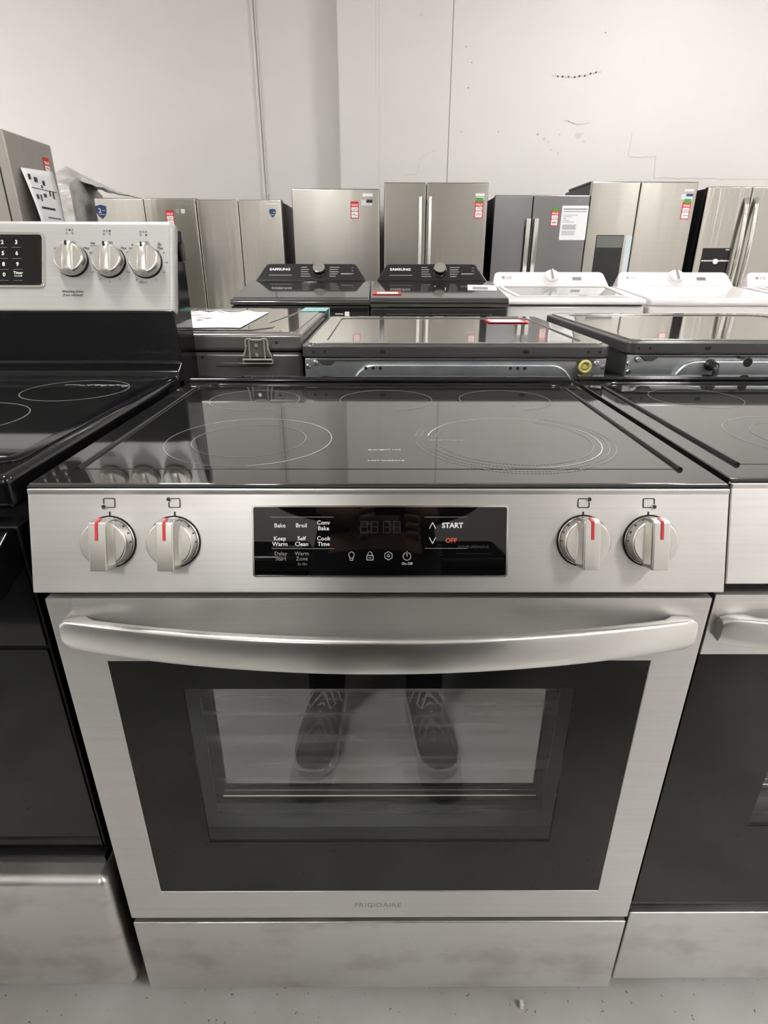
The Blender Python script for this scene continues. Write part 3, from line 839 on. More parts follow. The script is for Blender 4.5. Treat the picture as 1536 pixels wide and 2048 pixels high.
def dryer_back(t, w_, d_, zt, main=True):
    h = w_ / 2
    zc = zt - 0.026
    b = NB(); box(b, -h + .004, h - .004, .014, d_ - .02, .03, zc, .006); mk('body', b, 'graphite', t)
    legs(t, (-h + .06, h - .06), (.07, d_ - .1), .03)
    # galvanised rear panel with a raised, rounded field
    b = NB(); box(b, -h + .006, h - .006, .006, .0135, .06, zc - .001, .002); mk('rear_panel', b, 'galv', t)
    b = NB(); prism(b, rrect(-h + .105, h - .075, .12, zc - .012, .05, 6), 'y', -.004, .006, .0035, 3); rp = mk('rear_panel_field', b, 'galv', t)
    b = NB(); prism(b, [(-h + .03, zc - .002), (-h + .045, zc - .014), (-h + .06, zc - .014), (-h + .07, zc - .006), (h - .07, zc - .006), (h - .06, zc - .014), (h - .045, zc - .014), (h - .03, zc - .002)], 'y', .001, .006, .001); mk('mounting_flange', b, 'graphite', t)
    for sx in (-1, 1):
        screw(t, sx * (h - .0275 - .001), zc - .010, .0058, .001); screw(t, sx * (h - .012), zc - .0185, .0052, .006)
    if not main: screw(t, -h + .014, zc - .036, .0052, .006)
    # top cover
    b = NB()
    prof = rrect(-h, h, 0.0, d_, .022, 5)
    prism(b, prof, 'z', zc, zt, .004, 3)
    top = mk('top_cover', b, 'graphite', t)
    b = NB(); prism(b, rrect(-h + .012, h - .012, .010, d_ - .012, .02, 5), 'z', zt - .0005, zt + .0012, .0008, 2); fld = mk('top_panel', b, 'graphite_top', t)
    b = NB(); ring_plate(b, rrect(-h + .012, h - .012, .010, d_ - .012, .02, 5), rrect(-h + .050, h - .050, .030, d_ - .05, .03, 5), 'z', zt + .001, zt + .0042); bevel_all(b, .0012, 2); mk('top_rim', b, 'graphite_top', t)
    b = NB()
    for x in (-h + .025, -h + .049, h - .025, h - .049): hole(b, x, (zc + zt) / 2, .0028)
    for x in (-h + .17, h - .18):
        prism(b, rrect(x - .0065, x + .0065, (zc + zt) / 2 - .0035, (zc + zt) / 2 + .0035, .003, 3), 'y', -.0006, .001)
    mk('cover_hole', b, 'dark_gap', t, smooth=False)
    return rp


d1 = thing('dryer', 'dark grey dryer with galvanised back and a red tag lying on its top', 'dryer', (0.1595, 0.690, 0))
rp = dryer_back(d1, 0.650, 0.640, 0.976)
b = NB()
for x in (-.190, -.175, -.160, .115, .130, .145): hole(b, x, .930, .0035, -.004)
mk('panel_hole', b, 'dark_gap', d1, smooth=False)
b = NB(); tube(b, [(.271 + .011 * math.cos(RAD(a)), -.006, .934 + .011 * math.sin(RAD(a))) for a in range(0, 360, 24)], .0035, 8, True); lathe(b, [(.006, .0), (.006, .006)], 14, Matrix.Translation((.271, 0, .934)))
mk('yellow_cap', b, 'yellow', d1)
d2 = thing('dryer', 'dark grey dryer with a black round hole in its back, glossy top reflecting the fridges', 'dryer', (0.857, 0.690, 0))
dryer_back(d2, 0.684, 0.660, 0.984, False)
b = NB(); hole(b, -.084, .943, .0098, -.0042); prism(b, rrect(-.1095, -.1025, .951, .957, .001, 2), 'y', -.0048, -.004); mk('panel_hole', b, 'dark_gap', d2, smooth=False)
b = NB(); lathe(b, [(.012, 0), (.012, .006), (.008, .010), (.0075, .024)], 16, Matrix.Translation((-.163, -.004, .938))); tube(b, [(-.163, -.024, .938), (-.163, -.030, .932), (-.163, -.031, .90), (-.163, -.02, .7), (-.163, -.018, .3)], .0062, 8)
mk('power_cord', b, 'black_plastic', d2)

# the big grey washer with the shipping bracket
gw = thing('washing_machine', 'grey washing machine seen from behind with a plastic bracket bolted on', 'washer', (-0.5105, 0.740, 0))
h = .343
b = NB(); box(b, -h + .003, h - .003, .004, .70, .03, .9545, .010, 3); mk('body', b, 'grey_paint', gw)
legs(gw, (-.28, .28), (.07, .62), .03)
b = NB(); box(b, -h, h, .0, .715, .957, .9935, .008, 4); mk('top_cover', b, 'grey_paint', gw)
b = NB(); prism(b, [(-.325, .020), (.318, .020), (.325, .03), (.325, .69), (-.325, .69)], 'z', .9925, .9952, .002, 2); mk('top_panel', b, 'grey_top', gw)
b = NB(); prism(b, [(-.30, .045), (.225, .045), (.262, .10), (.262, .13), (.235, .20), (.265, .50), (.255, .66), (-.30, .66)], 'z', .9953, .9975, .0015, 2); mk('top_panel_emboss', b, 'grey_top', gw)
b = NB()
for x0_, x1_ in ((-.05 - .24, -.10 - .16), (.055 - .10, .165 - .10), (.20 - .05, .24 - .02)):
    prism(b, [(x0_, .925), (x0_ + .012, .932), (x1_ - .012, .932), (x1_, .925)], 'y', .0005, .006, .001)
mk('panel_stamping', b, 'grey_paint', gw)
b = NB()
hole(b, .286, .975, .0030); hole(b, .121, .9435, .0030, .0035)
mk('panel_hole', b, 'dark_gap', gw, smooth=False)
bx, bz = .2450, .9585
b = NB(); prism(b, [(bx - .021, bz + .024), (bx + .021, bz + .024), (bx + .022, bz + .006), (bx + .030, bz - .014), (bx - .030, bz - .014), (bx - .022, bz + .006)], 'y', -.005, .0, .001); br = mk('bracket_plate', b, 'bracket_dark', gw)
b = NB()
out = [(bx - .010, bz + .0235), (bx - .014, bz + .0265), (bx - .021, bz + .0255), (bx - .0235, bz + .022), (bx - .0235, bz + .008), (bx - .026, bz - .001), (bx - .0305, bz - .009), (bx - .031, bz - .017),
       (bx + .031, bz - .017), (bx + .0305, bz - .009), (bx + .026, bz - .001), (bx + .0235, bz + .008), (bx + .0235, bz + .022), (bx + .021, bz + .0255), (bx + .014, bz + .0265), (bx + .010, bz + .0235)]
tube(b, [(x, -.013, z) for x, z in out], .0017, 6, True)
tube(b, [(bx - .016, -.012, bz + .025), (bx - .0165, -.012, bz - .018)], .0015, 6); tube(b, [(bx + .016, -.012, bz + .025), (bx + .0165, -.012, bz - .018)], .0015, 6)
box(b, bx - .033, bx + .033, -.016, -.001, bz - .0185, bz - .0165, .0006); box(b, bx - .032, bx + .032, -.014, -.001, bz - .0265, bz - .0245, .0006)
for sx in (-1, 1): box(b, bx + sx * .0315 - .001, bx + sx * .0315 + .001, -.014, -.001, bz - .0265, bz - .0165); tube(b, [(bx + sx * .0235, -.012, bz + .010), (bx + sx * .0235, 0, bz + .010)], .0012, 6)
mk('bracket_rib', b, 'bracket', gw)
for z in (bz + .0125, bz - .0075):
    b = NB(); lathe(b, [(.0055, .005), (.0055, .010), (.0042, .0135)], 6, Matrix.Translation((bx - .001, 0, z))); mk('bolt', b, 'screw', gw)
# teal tape over the far corner of the grey washer
b = NB(); box(b, -.245, -.1665, 1.30, 1.435, .9957, .9967); box(b, -.1672, -.1660, 1.40, 1.435, .90, .9967)
tag(mk('packing_tape', b, 'teal_tape', None, smooth=False), 'strip of teal packing tape on the far corner of the grey washing machine', 'tape')
# crumpled bag of printed papers on the grey washer
ro = random.Random(3)
pbag = thing('document_bag', 'clear bag of crumpled white printed papers lying on the grey washing machine', 'papers', (0, 0, 0))
b = NB()
nx, ny = 18, 10
V = []
for j in range(ny + 1):
    row = []
    for i in range(nx + 1):
        f, g = i / nx, j / ny
        y = .80 + g * .42
        x0_ = -.66; x1_ = -.315 - .010 * g
        edge = min(f, 1 - f, g, 1 - g)
        row.append(b.verts.new((x0_ + f * (x1_ - x0_), y + .01 * math.sin(f * 9), .9985 + (ro.random() * .011 if edge > 0 else 0.0005))))
    V.append(row)
for j in range(ny):
    for i in range(nx): b.faces.new((V[j][i], V[j][i + 1], V[j + 1][i + 1], V[j + 1][i]))
mk('paper', b, 'paper', pbag, smooth=False)
b = NB()
for k in range(34):  # print strokes; extra ones grey the paper in place of crumple shade
    x = -.62 + ro.random() * .22; y = .84 + ro.random() * .34
    stroke(b, [(x, y), (x + ro.uniform(.01, .06), y + ro.uniform(-.03, .03))], ro.choice((.004, .008, .014)), 0, .0004, mx=lay(0, 0, 1.0099))
mk('print_marks', b, 'print_soft', pbag, smooth=False)


# ------------------------------------------------------------------ tags and papers
def scribble(b, x0, x1, z, amp, wd, mx, seed):
    r = random.Random(seed)
    n = 7
    stroke(b, [(x0 + (x1 - x0) * k / n, z + r.uniform(-amp, amp)) for k in range(n + 1)], wd, -.0026, .0003, mx=mx)


def sale_tag(loc, rotz, label, s=1.0, green=False, seed=1, hang=0.135):
    """red SALE card with two white price boxes, top centre at loc"""
    t = thing('sale_tag', label, 'price tag', loc, rotz, 'red sale tags')
    W_ = .036 * s; H_ = hang * s
    b = NB(); box(b, -W_, W_, -.0020, -.0006, -H_, 0); mk('card', b, 'tag_red', t, smooth=False)
    b = NB(); prism(b, rrect(-W_ * .80, W_ * .80, -H_ * .56, -H_ * .34, .004, 2), 'y', -.0026, -.0019); mk('price_box', b, 'tag_white', t, smooth=False)
    b = NB(); prism(b, rrect(-W_ * .80, W_ * .80, -H_ * .95, -H_ * .60, .004, 2), 'y', -.0026, -.0019); mk('price_box', b, 'tag_white', t, smooth=False)
    b = NB(); txt(b, 'SALE', W_ * .60, 0, -H_ * .22, -.0021, sx=1.25, bold=.0006); mk('lettering', b, 'tag_white', t, smooth=False)
    b = NB(); scribble(b, -W_ * .5, W_ * .6, -H_ * .45, H_ * .05, .003, None, seed); scribble(b, -W_ * .5, W_ * .6, -H_ * .78, H_ * .07, .0035, None, seed + 9); mk('handwriting', b, 'print_black', t, smooth=False)
    if green:
        b = NB(); box(b, -W_ * .7, W_ * .75, -.0034, -.0021, -.012 * s, .022 * s); mk('green_clip', b, 'tag_green', t, smooth=False)
    return t


def sheet(loc, rotz, w_, h_, label, rows, rot_y=0.0):
    t = thing('paper_sheet', label, 'paper', loc, rotz)
    b = NB(); prism(b, rrect(-w_ / 2, w_ / 2, -h_, 0, .008, 2), 'y', -.0018, -.0006); mk('sheet', b, 'paper', t, smooth=False)
    b = NB()
    for (z, x0_, x1_, wd) in rows:
        stroke(b, [(x0_ * w_, -z * h_), (x1_ * w_, -z * h_)], wd, -.0019)
    mk('print', b, 'print_grey', t, smooth=False)
    return t


sale_tag_flat = thing('sale_tag', 'red sale tag lying flat on the glossy dryer top', 'price tag', (.352, 1.185, .9788), 0, 'red sale tags')
b = NB(); prism(b, rect(-.050, .062, -.050, .045), 'z', 0, .0012); mk('card', b, 'tag_red', sale_tag_flat, smooth=False)
b = NB(); prism(b, rect(-.042, .050, -.040, .034), 'z', .0012, .0016); mk('price_box', b, 'tag_white', sale_tag_flat, smooth=False)


# ------------------------------------------------------------------ top-load laundry pairs
def console(t, w0, w1, y0, y1, z0, z1, m, mside, depth=.10):
    """sloped control console: wider at its foot, rounded top corners; returns matrix of the face"""
    L_ = math.hypot(y1 - y0, z1 - z0)
    mx = Matrix.Translation((0, y0, z0)) @ Matrix.Rotation(-math.atan2(y1 - y0, z1 - z0), 4, 'X')
    r = .030
    pts = [(-w0, 0), (w0, 0)]
    for k in range(6):
        a = RAD(15 + 75 * k / 5); pts.append((w1 - r + r * math.cos(a), L_ - r + r * math.sin(a)))
    for k in range(6):
        a = RAD(90 + 75 * k / 5); pts.append((-w1 + r + r * math.cos(a), L_ - r + r * math.sin(a)))
    b = NB(); prism(b, pts, 'y', 0.0, depth, .004, 3, mx); mk('console_housing', b, mside, t)
    sc = lambda p: (p[0] * .965, .006 + (p[1]) * (L_ - .012) / L_)
    b = NB(); prism(b, [sc(p) for p in pts], 'y', -.002, .001, .001, 2, mx); f = mk('control_panel', b, m, t)
    return mx, L_, f


def samsung(label, loc, rotz, dryer):
    t = thing('dryer' if dryer else 'washing_machine', label, 'dryer' if dryer else 'washer', loc, rotz, None)
    h = .336
    b = NB(); box(b, -h, h, .004, .69, .03, .928, .012, 3); body = mk('body', b, 'black_stainless', t)
    legs(t, (-.28, .28), (.07, .6), .03)
    mx, L_, f = console(t, .312, .262, .50, .575, 1.026, 1.118, 'black_console', 'black_stainless')
    if not dryer:
        b = NB(); box(b, -h + .002, h - .002, -.004, .02, .912, .932, .004); mk('front_rail', b, 'black_console', t)
        b = NB(); box(b, -h + .012, h - .012, .004, .50, .930, .941, .002); mk('lid_gap', b, 'dark_gap', t)
        prof = [(-.012, .938), (-.016, .950), (-.008, .960), (.012, .965), (.50, 1.030), (.53, 1.030), (.53, .938)]
        b = NB(); prism(b, prof, 'x', -h, h, .005, 3); mk('lid', b, 'black_lid', t)
        b = NB()
        T = Matrix.Translation((0, .030, .9680)) @ Matrix.Rotation(math.atan2(.065, .488), 4, 'X')
        prism(b, [(-.328, .0), (.328, .0), (.318, .42), (.250, .43), (.225, .395), (-.225, .395), (-.250, .43), (-.318, .42)], 'z', .0, .0012, mx=T); mk('lid_glass', b, 'lid_glass_dark', t, smooth=False)
        b = NB(); box(b, -.036, .036, .455, .50, 1.020, 1.0290, .003); mk('lid_notch', b, 'black_lid', t)
    else:
        prof = [(.0, .925), (-.012, .945), (-.010, .960), (.004, .969), (.03, .973), (.50, 1.030), (.53, 1.030), (.53, .92)]
        b = NB(); prism(b, prof, 'x', -h, h, .006, 3); mk('top_cover', b, 'black_lid', t)
        b = NB(); box(b, -.27, .27, -.004, .004, .28, .915, .012, 3); mk('door_frame', b, 'dark_gap', t)
        b = NB(); box(b, -.255, .255, -.016, -.004, .30, .900, .010, 3); mk('door', b, 'black_lid', t)
    # knob, printed marks
    kb = NB(); lathe(kb, [(.040, .0), (.040, .004), (.036, .006), (.035, .026), (.032, .029)], 28, mx @ Matrix.Translation((.045 if not dryer else .045, -.002, L_ * .60)))
    k = mk('cycle_knob', kb, 'black_console', t)
    kb = NB(); lathe(kb, [(.0325, .0), (.0325, .001), (.028, .002)], 28, mx @ Matrix.Translation((.045, -.031, L_ * .60))); mk('knob_cap', kb, 'chrome', k)
    b = NB()
    txt(b, 'SAMSUNG', .022, -.175, L_ * .66, -.0025, mx=mx, bold=.0006, sx=1.15)
    mk('brand_lettering', b, 'print_white', f, smooth=False)
    b = NB()
    stroke(b, [(-.235, L_ * .34), (-.11, L_ * .34)], .004, -.0025, mx=mx)
    for k in range(5):
        z = L_ * (.78 - .125 * k)
        stroke(b, [(-.055, z), (-.055 + (.030, .04, .036, .045, .05)[k], z)], .005, -.0025, mx=mx)
        stroke(b, [(.105, z), (.105 + (.05, .042, .046, .038, .03)[k], z)], .005, -.0025, mx=mx)
    for c in range(3):
        stroke(b, [(.170 + c * .02, L_ * .42), (.182 + c * .02, L_ * .42)], .008, -.0025, mx=mx)
        for r in range(3): stroke(b, [(.228 + c * .0, L_ * (.75 - .16 * r)), (.236, L_ * (.75 - .16 * r))], .006, -.0025, mx=mx)
    mk('panel_print', b, 'print_grey', f, smooth=False)
    b = NB(); box(b, .215, .237, -.019 if dryer else .0015, -.0175 if dryer else .003, .862 if dryer else .885, .884 if dryer else .907); lb = mk('label_sticker', b, 'tag_white', t, smooth=False)
    b = NB(); stroke(b, [(.17, .873 if dryer else .896), (.205, .873 if dryer else .896)], .004, -.0165 if dryer else .004, .001); mk('label_line', b, 'print_white', t, smooth=False)
    return t


M['lid_glass_dark'] = mat('dark_lid_glass', (0.04, 0.039, 0.037), 0.05, ior=2.2)


def white_toploader(label, loc, kind):
    t = thing('washing_machine' if kind == 'washer' else 'dryer', label, 'washer' if kind == 'washer' else 'dryer', loc)
    h = .348
    b = NB(); box(b, -h, h, .004, .70, .03, .932, .016, 4); mk('body', b, 'white_paint', t)
    legs(t, (-.28, .28), (.07, .6), .03)
    mx, L_, f = console(t, .335, .318, .50, .575, 1.000, 1.076, 'white_plastic', 'white_paint', .12)
    if kind == 'washer':
        prof = [(-.012, .936), (-.016, .950), (.0, .962), (.48, 1.000), (.55, 1.000), (.55, .936)]
        b = NB(); prism(b, prof, 'x', -h + .004, h - .004, .005, 3); mk('lid', b, 'white_paint', t)
        b = NB(); box(b, -h + .02, h - .02, -.006, .02, .9315, .9375, .001); mk('lid_gap', b, 'dark_gap', t)
        T = Matrix.Translation((0, .030, .9652)) @ Matrix.Rotation(math.atan2(.038, .48), 4, 'X')
        b = NB(); prism(b, [(-.265, .050), (.265, .050), (.285, .30), (.285, .415), (-.285, .415), (-.285, .30)], 'z', .0, .0015, mx=T); mk('lid_glass', b, 'lid_glass', t, smooth=False)
        b = NB(); ring_plate(b, [(-.285, .035), (.285, .035), (.305, .30), (.305, .432), (-.305, .432), (-.305, .30)], [(-.265, .050), (.265, .050), (.285, .30), (.285, .415), (-.285, .415), (-.285, .30)], 'z', .0, .005, mx=T); mk('lid_frame', b, 'white_plastic', t)
        b = NB(); box(b, .03, .075, .0, .016, .0062, .0075, mx=T @ Matrix.Translation((0, .036, 0))); mk('lid_latch', b, 'bracket', t, smooth=False)
    else:
        prof = [(.0, .930), (-.010, .940), (-.006, .958), (.015, .966), (.50, 1.000), (.55, 1.000), (.55, .930)]
        b = NB(); prism(b, prof, 'x', -h, h, .006, 3); mk('top_cover', b, 'white_paint', t)
        b = NB(); box(b, -.26, .26, -.012, .004, .30, .86, .02, 3); mk('door', b, 'white_paint', t)
    b = NB(); lathe(b, [(.050, .0), (.050, .003), (.041, .004), (.039, .022), (.035, .025)], 28, mx @ Matrix.Translation((.01, -.002, L_ * .58))); k = mk('cycle_knob', b, 'white_plastic', t)
    b = NB(); box(b, -.006, .006, -.034, -.024, -.036, .036, .003, mx=mx @ Matrix.Translation((.01, 0, L_ * .58))); mk('knob_grip', b, 'chrome', k)
    b = NB(); box(b, .130, .182, -.003, -.0019, L_ * .40, L_ * .62, mx=mx); mk('display', b, 'bracket_dark', t, smooth=False)
    b = NB(); txt(b, 'LG', .026, -.235, L_ * .58, -.0025, mx=mx, bold=.0006); disc(b, -.268, L_ * .58, .010, -.0022, .0006, 14, mx); mk('brand_lettering', b, 'print_grey', f, smooth=False)
    b = NB()
    for k in range(5):
        z = L_ * (.82 - .13 * k)
        stroke(b, [(-.085, z), (-.055, z)], .003, -.0022, mx=mx); stroke(b, [(.072, z), (.098, z)], .003, -.0022, mx=mx)
        stroke(b, [(.215, z), (.24, z)], .003, -.0022, mx=mx); stroke(b, [(.27, z), (.285, z)], .003, -.0022, mx=mx)
    mk('panel_print', b, 'print_pale', f, smooth=False)
    return t


M['dispenser_grey'] = mat('dispenser_grey', (0.13, 0.135, 0.125), 0.3)
M['taupe'] = mat('taupe_door', (0.40, 0.375, 0.345), 0.33, 0.75, noise=((3, 3, 3), 0.35, 0.65, (0.34, 0.32, 0.295)))
M['taupe_side'] = mat('taupe_side', (0.36, 0.345, 0.31), 0.35, 0.6)
M['print_pale'] = mat('pale_print', (0.62, 0.60, 0.60), 0.5)
samsung('black top-load washing machine with a slab lid between fridge and dryer, no papers on it', (-.392, 2.42, 0), 0, False)
samsung('black dryer with a red tag and a white label on its top', (.283, 2.42, 0), 0, True)
white_toploader('white top-load washing machine with a grey glass lid', (.972, 2.50, 0), 'washer')
white_toploader('white dryer with a plain solid top beside the glass-lidded washer', (1.690, 2.50, 0), 'dryer')
white_toploader('white laundry machine with a glass lid at the far end of the white pair', (2.415, 2.46, 0), 'washer')
# label and tag on the black dryer
b = NB(); T = Matrix.Translation((.520, 2.62, .9945)) @ Matrix.Rotation(math.atan2(.057, .47), 4, 'X') @ Matrix.Rotation(-.12, 4, 'Z')
box(b, -.075, .075, 0, .16, .0, .0015, mx=T); pl = mk('paper_label', b, 'paper', None, smooth=False); tag(pl, 'white paper label lying on top of the black dryer', 'paper')
b = NB(); box(b, -.05, .03, .02, .10, .0015, .002, mx=T); mk('print', b, 'print_grey', pl, smooth=False)
tt = thing('sale_tag', 'red sale tag lying on the front edge of the black dryer', 'price tag', (.035, 2.53, .9840), 0, 'red sale tags')
tt.rotation_euler = (math.atan2(.057, .47), 0, 0)
b = NB(); box(b, -.075, .065, -.03, .05, .0, .0015); mk('card', b, 'tag_red', tt, smooth=False)
b = NB(); box(b, -.055, .05, -.012, .034, .0015, .002); mk('price_box', b, 'tag_white', tt, smooth=False)


# ------------------------------------------------------------------ refrigerators
def fridge(label, loc, w_, h_, d_, m, doors, handle=None, rotz=0.0, side='fridge_side', hinge=True, cover=.0):
    """doors: x splits as list of (x0, x1) fractions of the width; top doors end at z=.70, freezer drawer below"""
    t = thing('refrigerator', label, 'refrigerator', loc, rotz, 'refrigerators' )
    h = w_ / 2
    b = NB(); box(b, -h + .004, h - .004, .065, d_, .03, h_ - .012, .006); mk('cabinet', b, side, t)
    legs(t, (-h + .08, h - .08), (.12, d_ - .1), .03)
    D = []
    for (f0, f1, z0) in doors:
        x0_, x1_ = -h + f0 * w_ + .002, -h + f1 * w_ - .002
        b = NB(); box(b, x0_, x1_, .0, .060, z0, h_, .010, 4); D.append(mk('door', b, m, t))
        b = NB(); box(b, x0_ + .01, x1_ - .01, .058, .066, z0 + .01, h_ - .012); mk('gasket', b, 'dark_gap', D[-1], smooth=False)
    if min(z for _, _, z in doors) > .3:
        z0 = min(z for _, _, z in doors)
        b = NB(); box(b, -h + .002, h - .002, .0, .060, .10, z0 - .006, .010, 4); mk('freezer_drawer', b, m, t)
    b = NB(); box(b, -h + .01, h - .01, .03, .065, .03, .095, .003); mk('kick_plate', b, 'black_satin', t)
    if hinge:
        for s in (-1, 1):
            b = NB(); box(b, s * (h - .035) - .03, s * (h - .035) + .03, .045, .13, h_ - .014, h_ + .004, .006); mk('hinge_cover', b, 'black_plastic', t)
    if cover:
        b = NB(); box(b, -h + .004, h - .004, .10, d_ - .1, h_ - .012, h_ + cover, .01); mk('top_cover', b, side, t)
    if handle:
        (hx, z0, z1, r, hm, kind) = handle
        for x, dr in zip(hx, D):
            b = NB()
            if kind == 'arc':
                P = []
                for k in range(25):
                    f = k / 24; P.append((x, -.012 - .050 * math.sin(PI * f) ** .6, z0 + (z1 - z0) * f))
                tube(b, P, r, 10)
            else:
                box(b, x - r, x + r, -.052, -.032, z0, z1, .004, 3)
                for z in (z0 + .04, z1 - .04): box(b, x - r * .6, x + r * .6, -.034, .002, z - .02, z + .02)
            mk('handle', b, hm, t, angle=60)
    return t


def sticker(t, x0, x1, z0, z1, m, y=0.0, name='sticker', b2=None):
    b = NB(); box(b, x0, x1, y - .0016, y - .0004, z0, z1); return mk(name, b, m, t, smooth=False)


def badge(t, x, z, s, text):
    b = NB(); prism(b, [(x - s, z + s * .9), (x, z + s * 1.15), (x + s, z + s * .9), (x + s * .92, z - s * .1), (x + s * .55, z - s * .75), (x, z - s * 1.2), (x - s * .55, z - s * .75), (x - s * .92, z - s * .1)], 'y', -.0020, -.0004)
    o = mk('warranty_badge', b, 'badge_blue', t, smooth=False)
    b = NB()
    if text: txt(b, text, s * 1.1, x - s * .25, z + s * .15, -.0022, bold=.001)
    stroke(b, [(x - s * .5, z - s * .45), (x + s * .5, z - s * .45)], .004, -.0022); stroke(b, [(x + s * .2, z + s * .2), (x + s * .7, z + s * .2)], .004, -.0022)
    mk('badge_print', b, 'tag_white', o, smooth=False)


YF = 5.2
# two-door fridge with badge, partly behind the backguard
fa = fridge('two-door steel fridge with a blue badge reading 2 beside the plastic-wrapped appliance', (-2.08, YF, 0), .895, 1.630, .74, 'steel_fridge_pale', [(0, .487, .7), (.487, 1, .7)], side='fridge_side')
badge(fa, -.392, 1.522, .048, '2')
b = NB(); stroke(b, [(.28, 1.592), (.39, 1.592)], .012, -.0004); mk('brand_mark', b, 'print_grey', fa, smooth=False)
for k in range(2): sticker(fa, .26 + k * .05, .295 + k * .05, 1.51, 1.545, 'print_grey' if k == 0 else 'sticker_silver')
sale_tag((-1.872, YF, 1.535), 0, 'red sale tag on the pale two-door fridge next to the backguard', .98, seed=2)
fb = fridge('two-door steel fridge with a small plain blue shield and dark side', (-1.254, YF, 0), .752, 1.620, .74, 'steel_fridge_pale', [(0, .49, .62), (.49, 1, .62)], side='fridge_side')
badge(fb, .292, 1.515, .030, '')
b = NB(); stroke(b, [(.25, 1.588), (.335, 1.588)], .010, -.0004); mk('brand_mark', b, 'print_white', fb, smooth=False)
fc = fridge('wide single-door steel fridge standing between the shield fridge and the tall handled one', (-.400, YF, 0), .778, 1.705, .78, 'steel_fridge', [(0, 1, .62)], hinge=False, side='fridge_side_dark')
sticker(fc, .235, .325, 1.645, 1.668, 'tag_white'); sticker(fc, .222, .320, 1.575, 1.620, 'sticker_silver'); sticker(fc, .268, .322, 1.596, 1.620, 'print_black', -.0016, 'energy_sticker')
sale_tag((-.235, YF, 1.608), 0, 'red sale tag on the wide single-door fridge', 1.0, seed=4)
fd = fridge('tall french-door steel fridge with slim arched handles behind the black dryer', (.481, YF, 0), .918, 1.755, .80, 'steel_fridge', [(0, .408, .70), (.408, 1, .70)], hinge=False, side='fridge_side_dark',
           handle=((-.137, -.052), .76, 1.638, .017, 'steel_handle', 'arc'))
sticker(fd, .345, .425, 1.650, 1.672, 'tag_white'); sticker(fd, .352, .422, 1.630, 1.646, 'sticker_silver')
sale_tag((.862, YF, 1.615), 0, 'red sale tag with a green clip on the tall french-door fridge', 1.02, True, seed=5)
fe = fridge('dark graphite french-door fridge with flat bright handles and a paper notice', (1.418, YF, 0), .842, 1.660, .85, 'steel_fridge_dark', [(0, .405, .70), (.405, 1, .70)], hinge=False, side='fridge_side_dark',
           handle=((-.115, -.046), .74, 1.475, .019, 'chrome', 'bar'))
b = NB(); txt(b, 'LG', .03, .325, 1.615, -.0006); mk('brand_lettering', b, 'print_grey', fe, smooth=False)
sale_tag((1.541, YF, 1.545), 0, 'red sale tag with a green clip beside the paper notice', .95, True, seed=6)
sheet((1.716, YF, 1.578), 0, .235, .275, 'white printed notice sheet taped to the dark graphite fridge',
      [(.10, -.42, .44, .010), (.17, -.42, .42, .006)] + [(.27 + .05 * k, -.42, (.1, -.1, -.3, -.2, .0)[k], .004) for k in range(5)] + [(.56 + .03 * k, -.42, .10 - .02 * (k % 3), .005) for k in range(5)] + [(.74 + .035 * k, -.42, .08 - .03 * (k % 2), .004) for k in range(4)])
ff = fridge('side-by-side steel fridge with an in-door water dispenser and energy label strip', (2.305, YF, 0), .932, 1.765, .83, 'steel_fridge', [(0, .458, .10), (.458, 1, .10)], hinge=False, side='fridge_side_dark', cover=.012)
fx = 2.305
b = NB(); box(b, 1.935 - fx, 2.185 - fx, -.004, .004, .90, 1.345, .003); dp = mk('water_dispenser', b, 'black_console', ff)
b = NB(); box(b, 1.942 - fx, 2.178 - fx, -.0055, -.003, 1.242, 1.338); mk('dispenser_panel', b, 'dispenser_grey', dp, smooth=False)
sticker(ff, 2.205 - fx, 2.258 - fx, .98, 1.34, 'sticker_blue', 0, 'energy_label')
sticker(ff, 2.655 - fx, 2.735 - fx, 1.692, 1.706, 'tag_white'); sticker(ff, 2.635 - fx, 2.735 - fx, 1.630, 1.672, 'sticker_silver'); sticker(ff, 2.675 - fx, 2.735 - fx, 1.652, 1.672, 'badge_blue', -.0016, 'energy_sticker')
sale_tag((2.695, YF, 1.610), 0, 'red sale tag with a green clip on the side-by-side dispenser fridge', 1.02, True, seed=7)
fg = fridge('glossy steel french-door fridge with a black dispenser and curved bright handles', (3.315, YF, 0), .915, 1.730, .82, 'steel_fridge_wavy', [(0, .43, .70), (.43, 1, .70)], hinge=False, side='fridge_side_dark',
           handle=((-.105, -.018), .78, 1.638, .021, 'chrome', 'arc'))
gx_ = 3.315
b = NB(); box(b, 2.918 - gx_, 3.172 - gx_, -.004, .004, .86, 1.240, .004); dp = mk('water_dispenser', b, 'display', fg)
b = NB(); box(b, 2.918 - gx_, 3.172 - gx_, -.010, -.003, 1.128, 1.140, .001); mk('dispenser_ledge', b, 'steel_bright', dp)
b = NB(); lathe(b, [(.022, 0), (.022, .02)], 16, Matrix.Translation((3.045 - gx_, -.004, 1.128))); mk('dispenser_spout', b, 'tag_white', dp)
sticker(fg, 3.125 - gx_, 3.160 - gx_, 1.222, 1.230, 'tag_white', -.004)
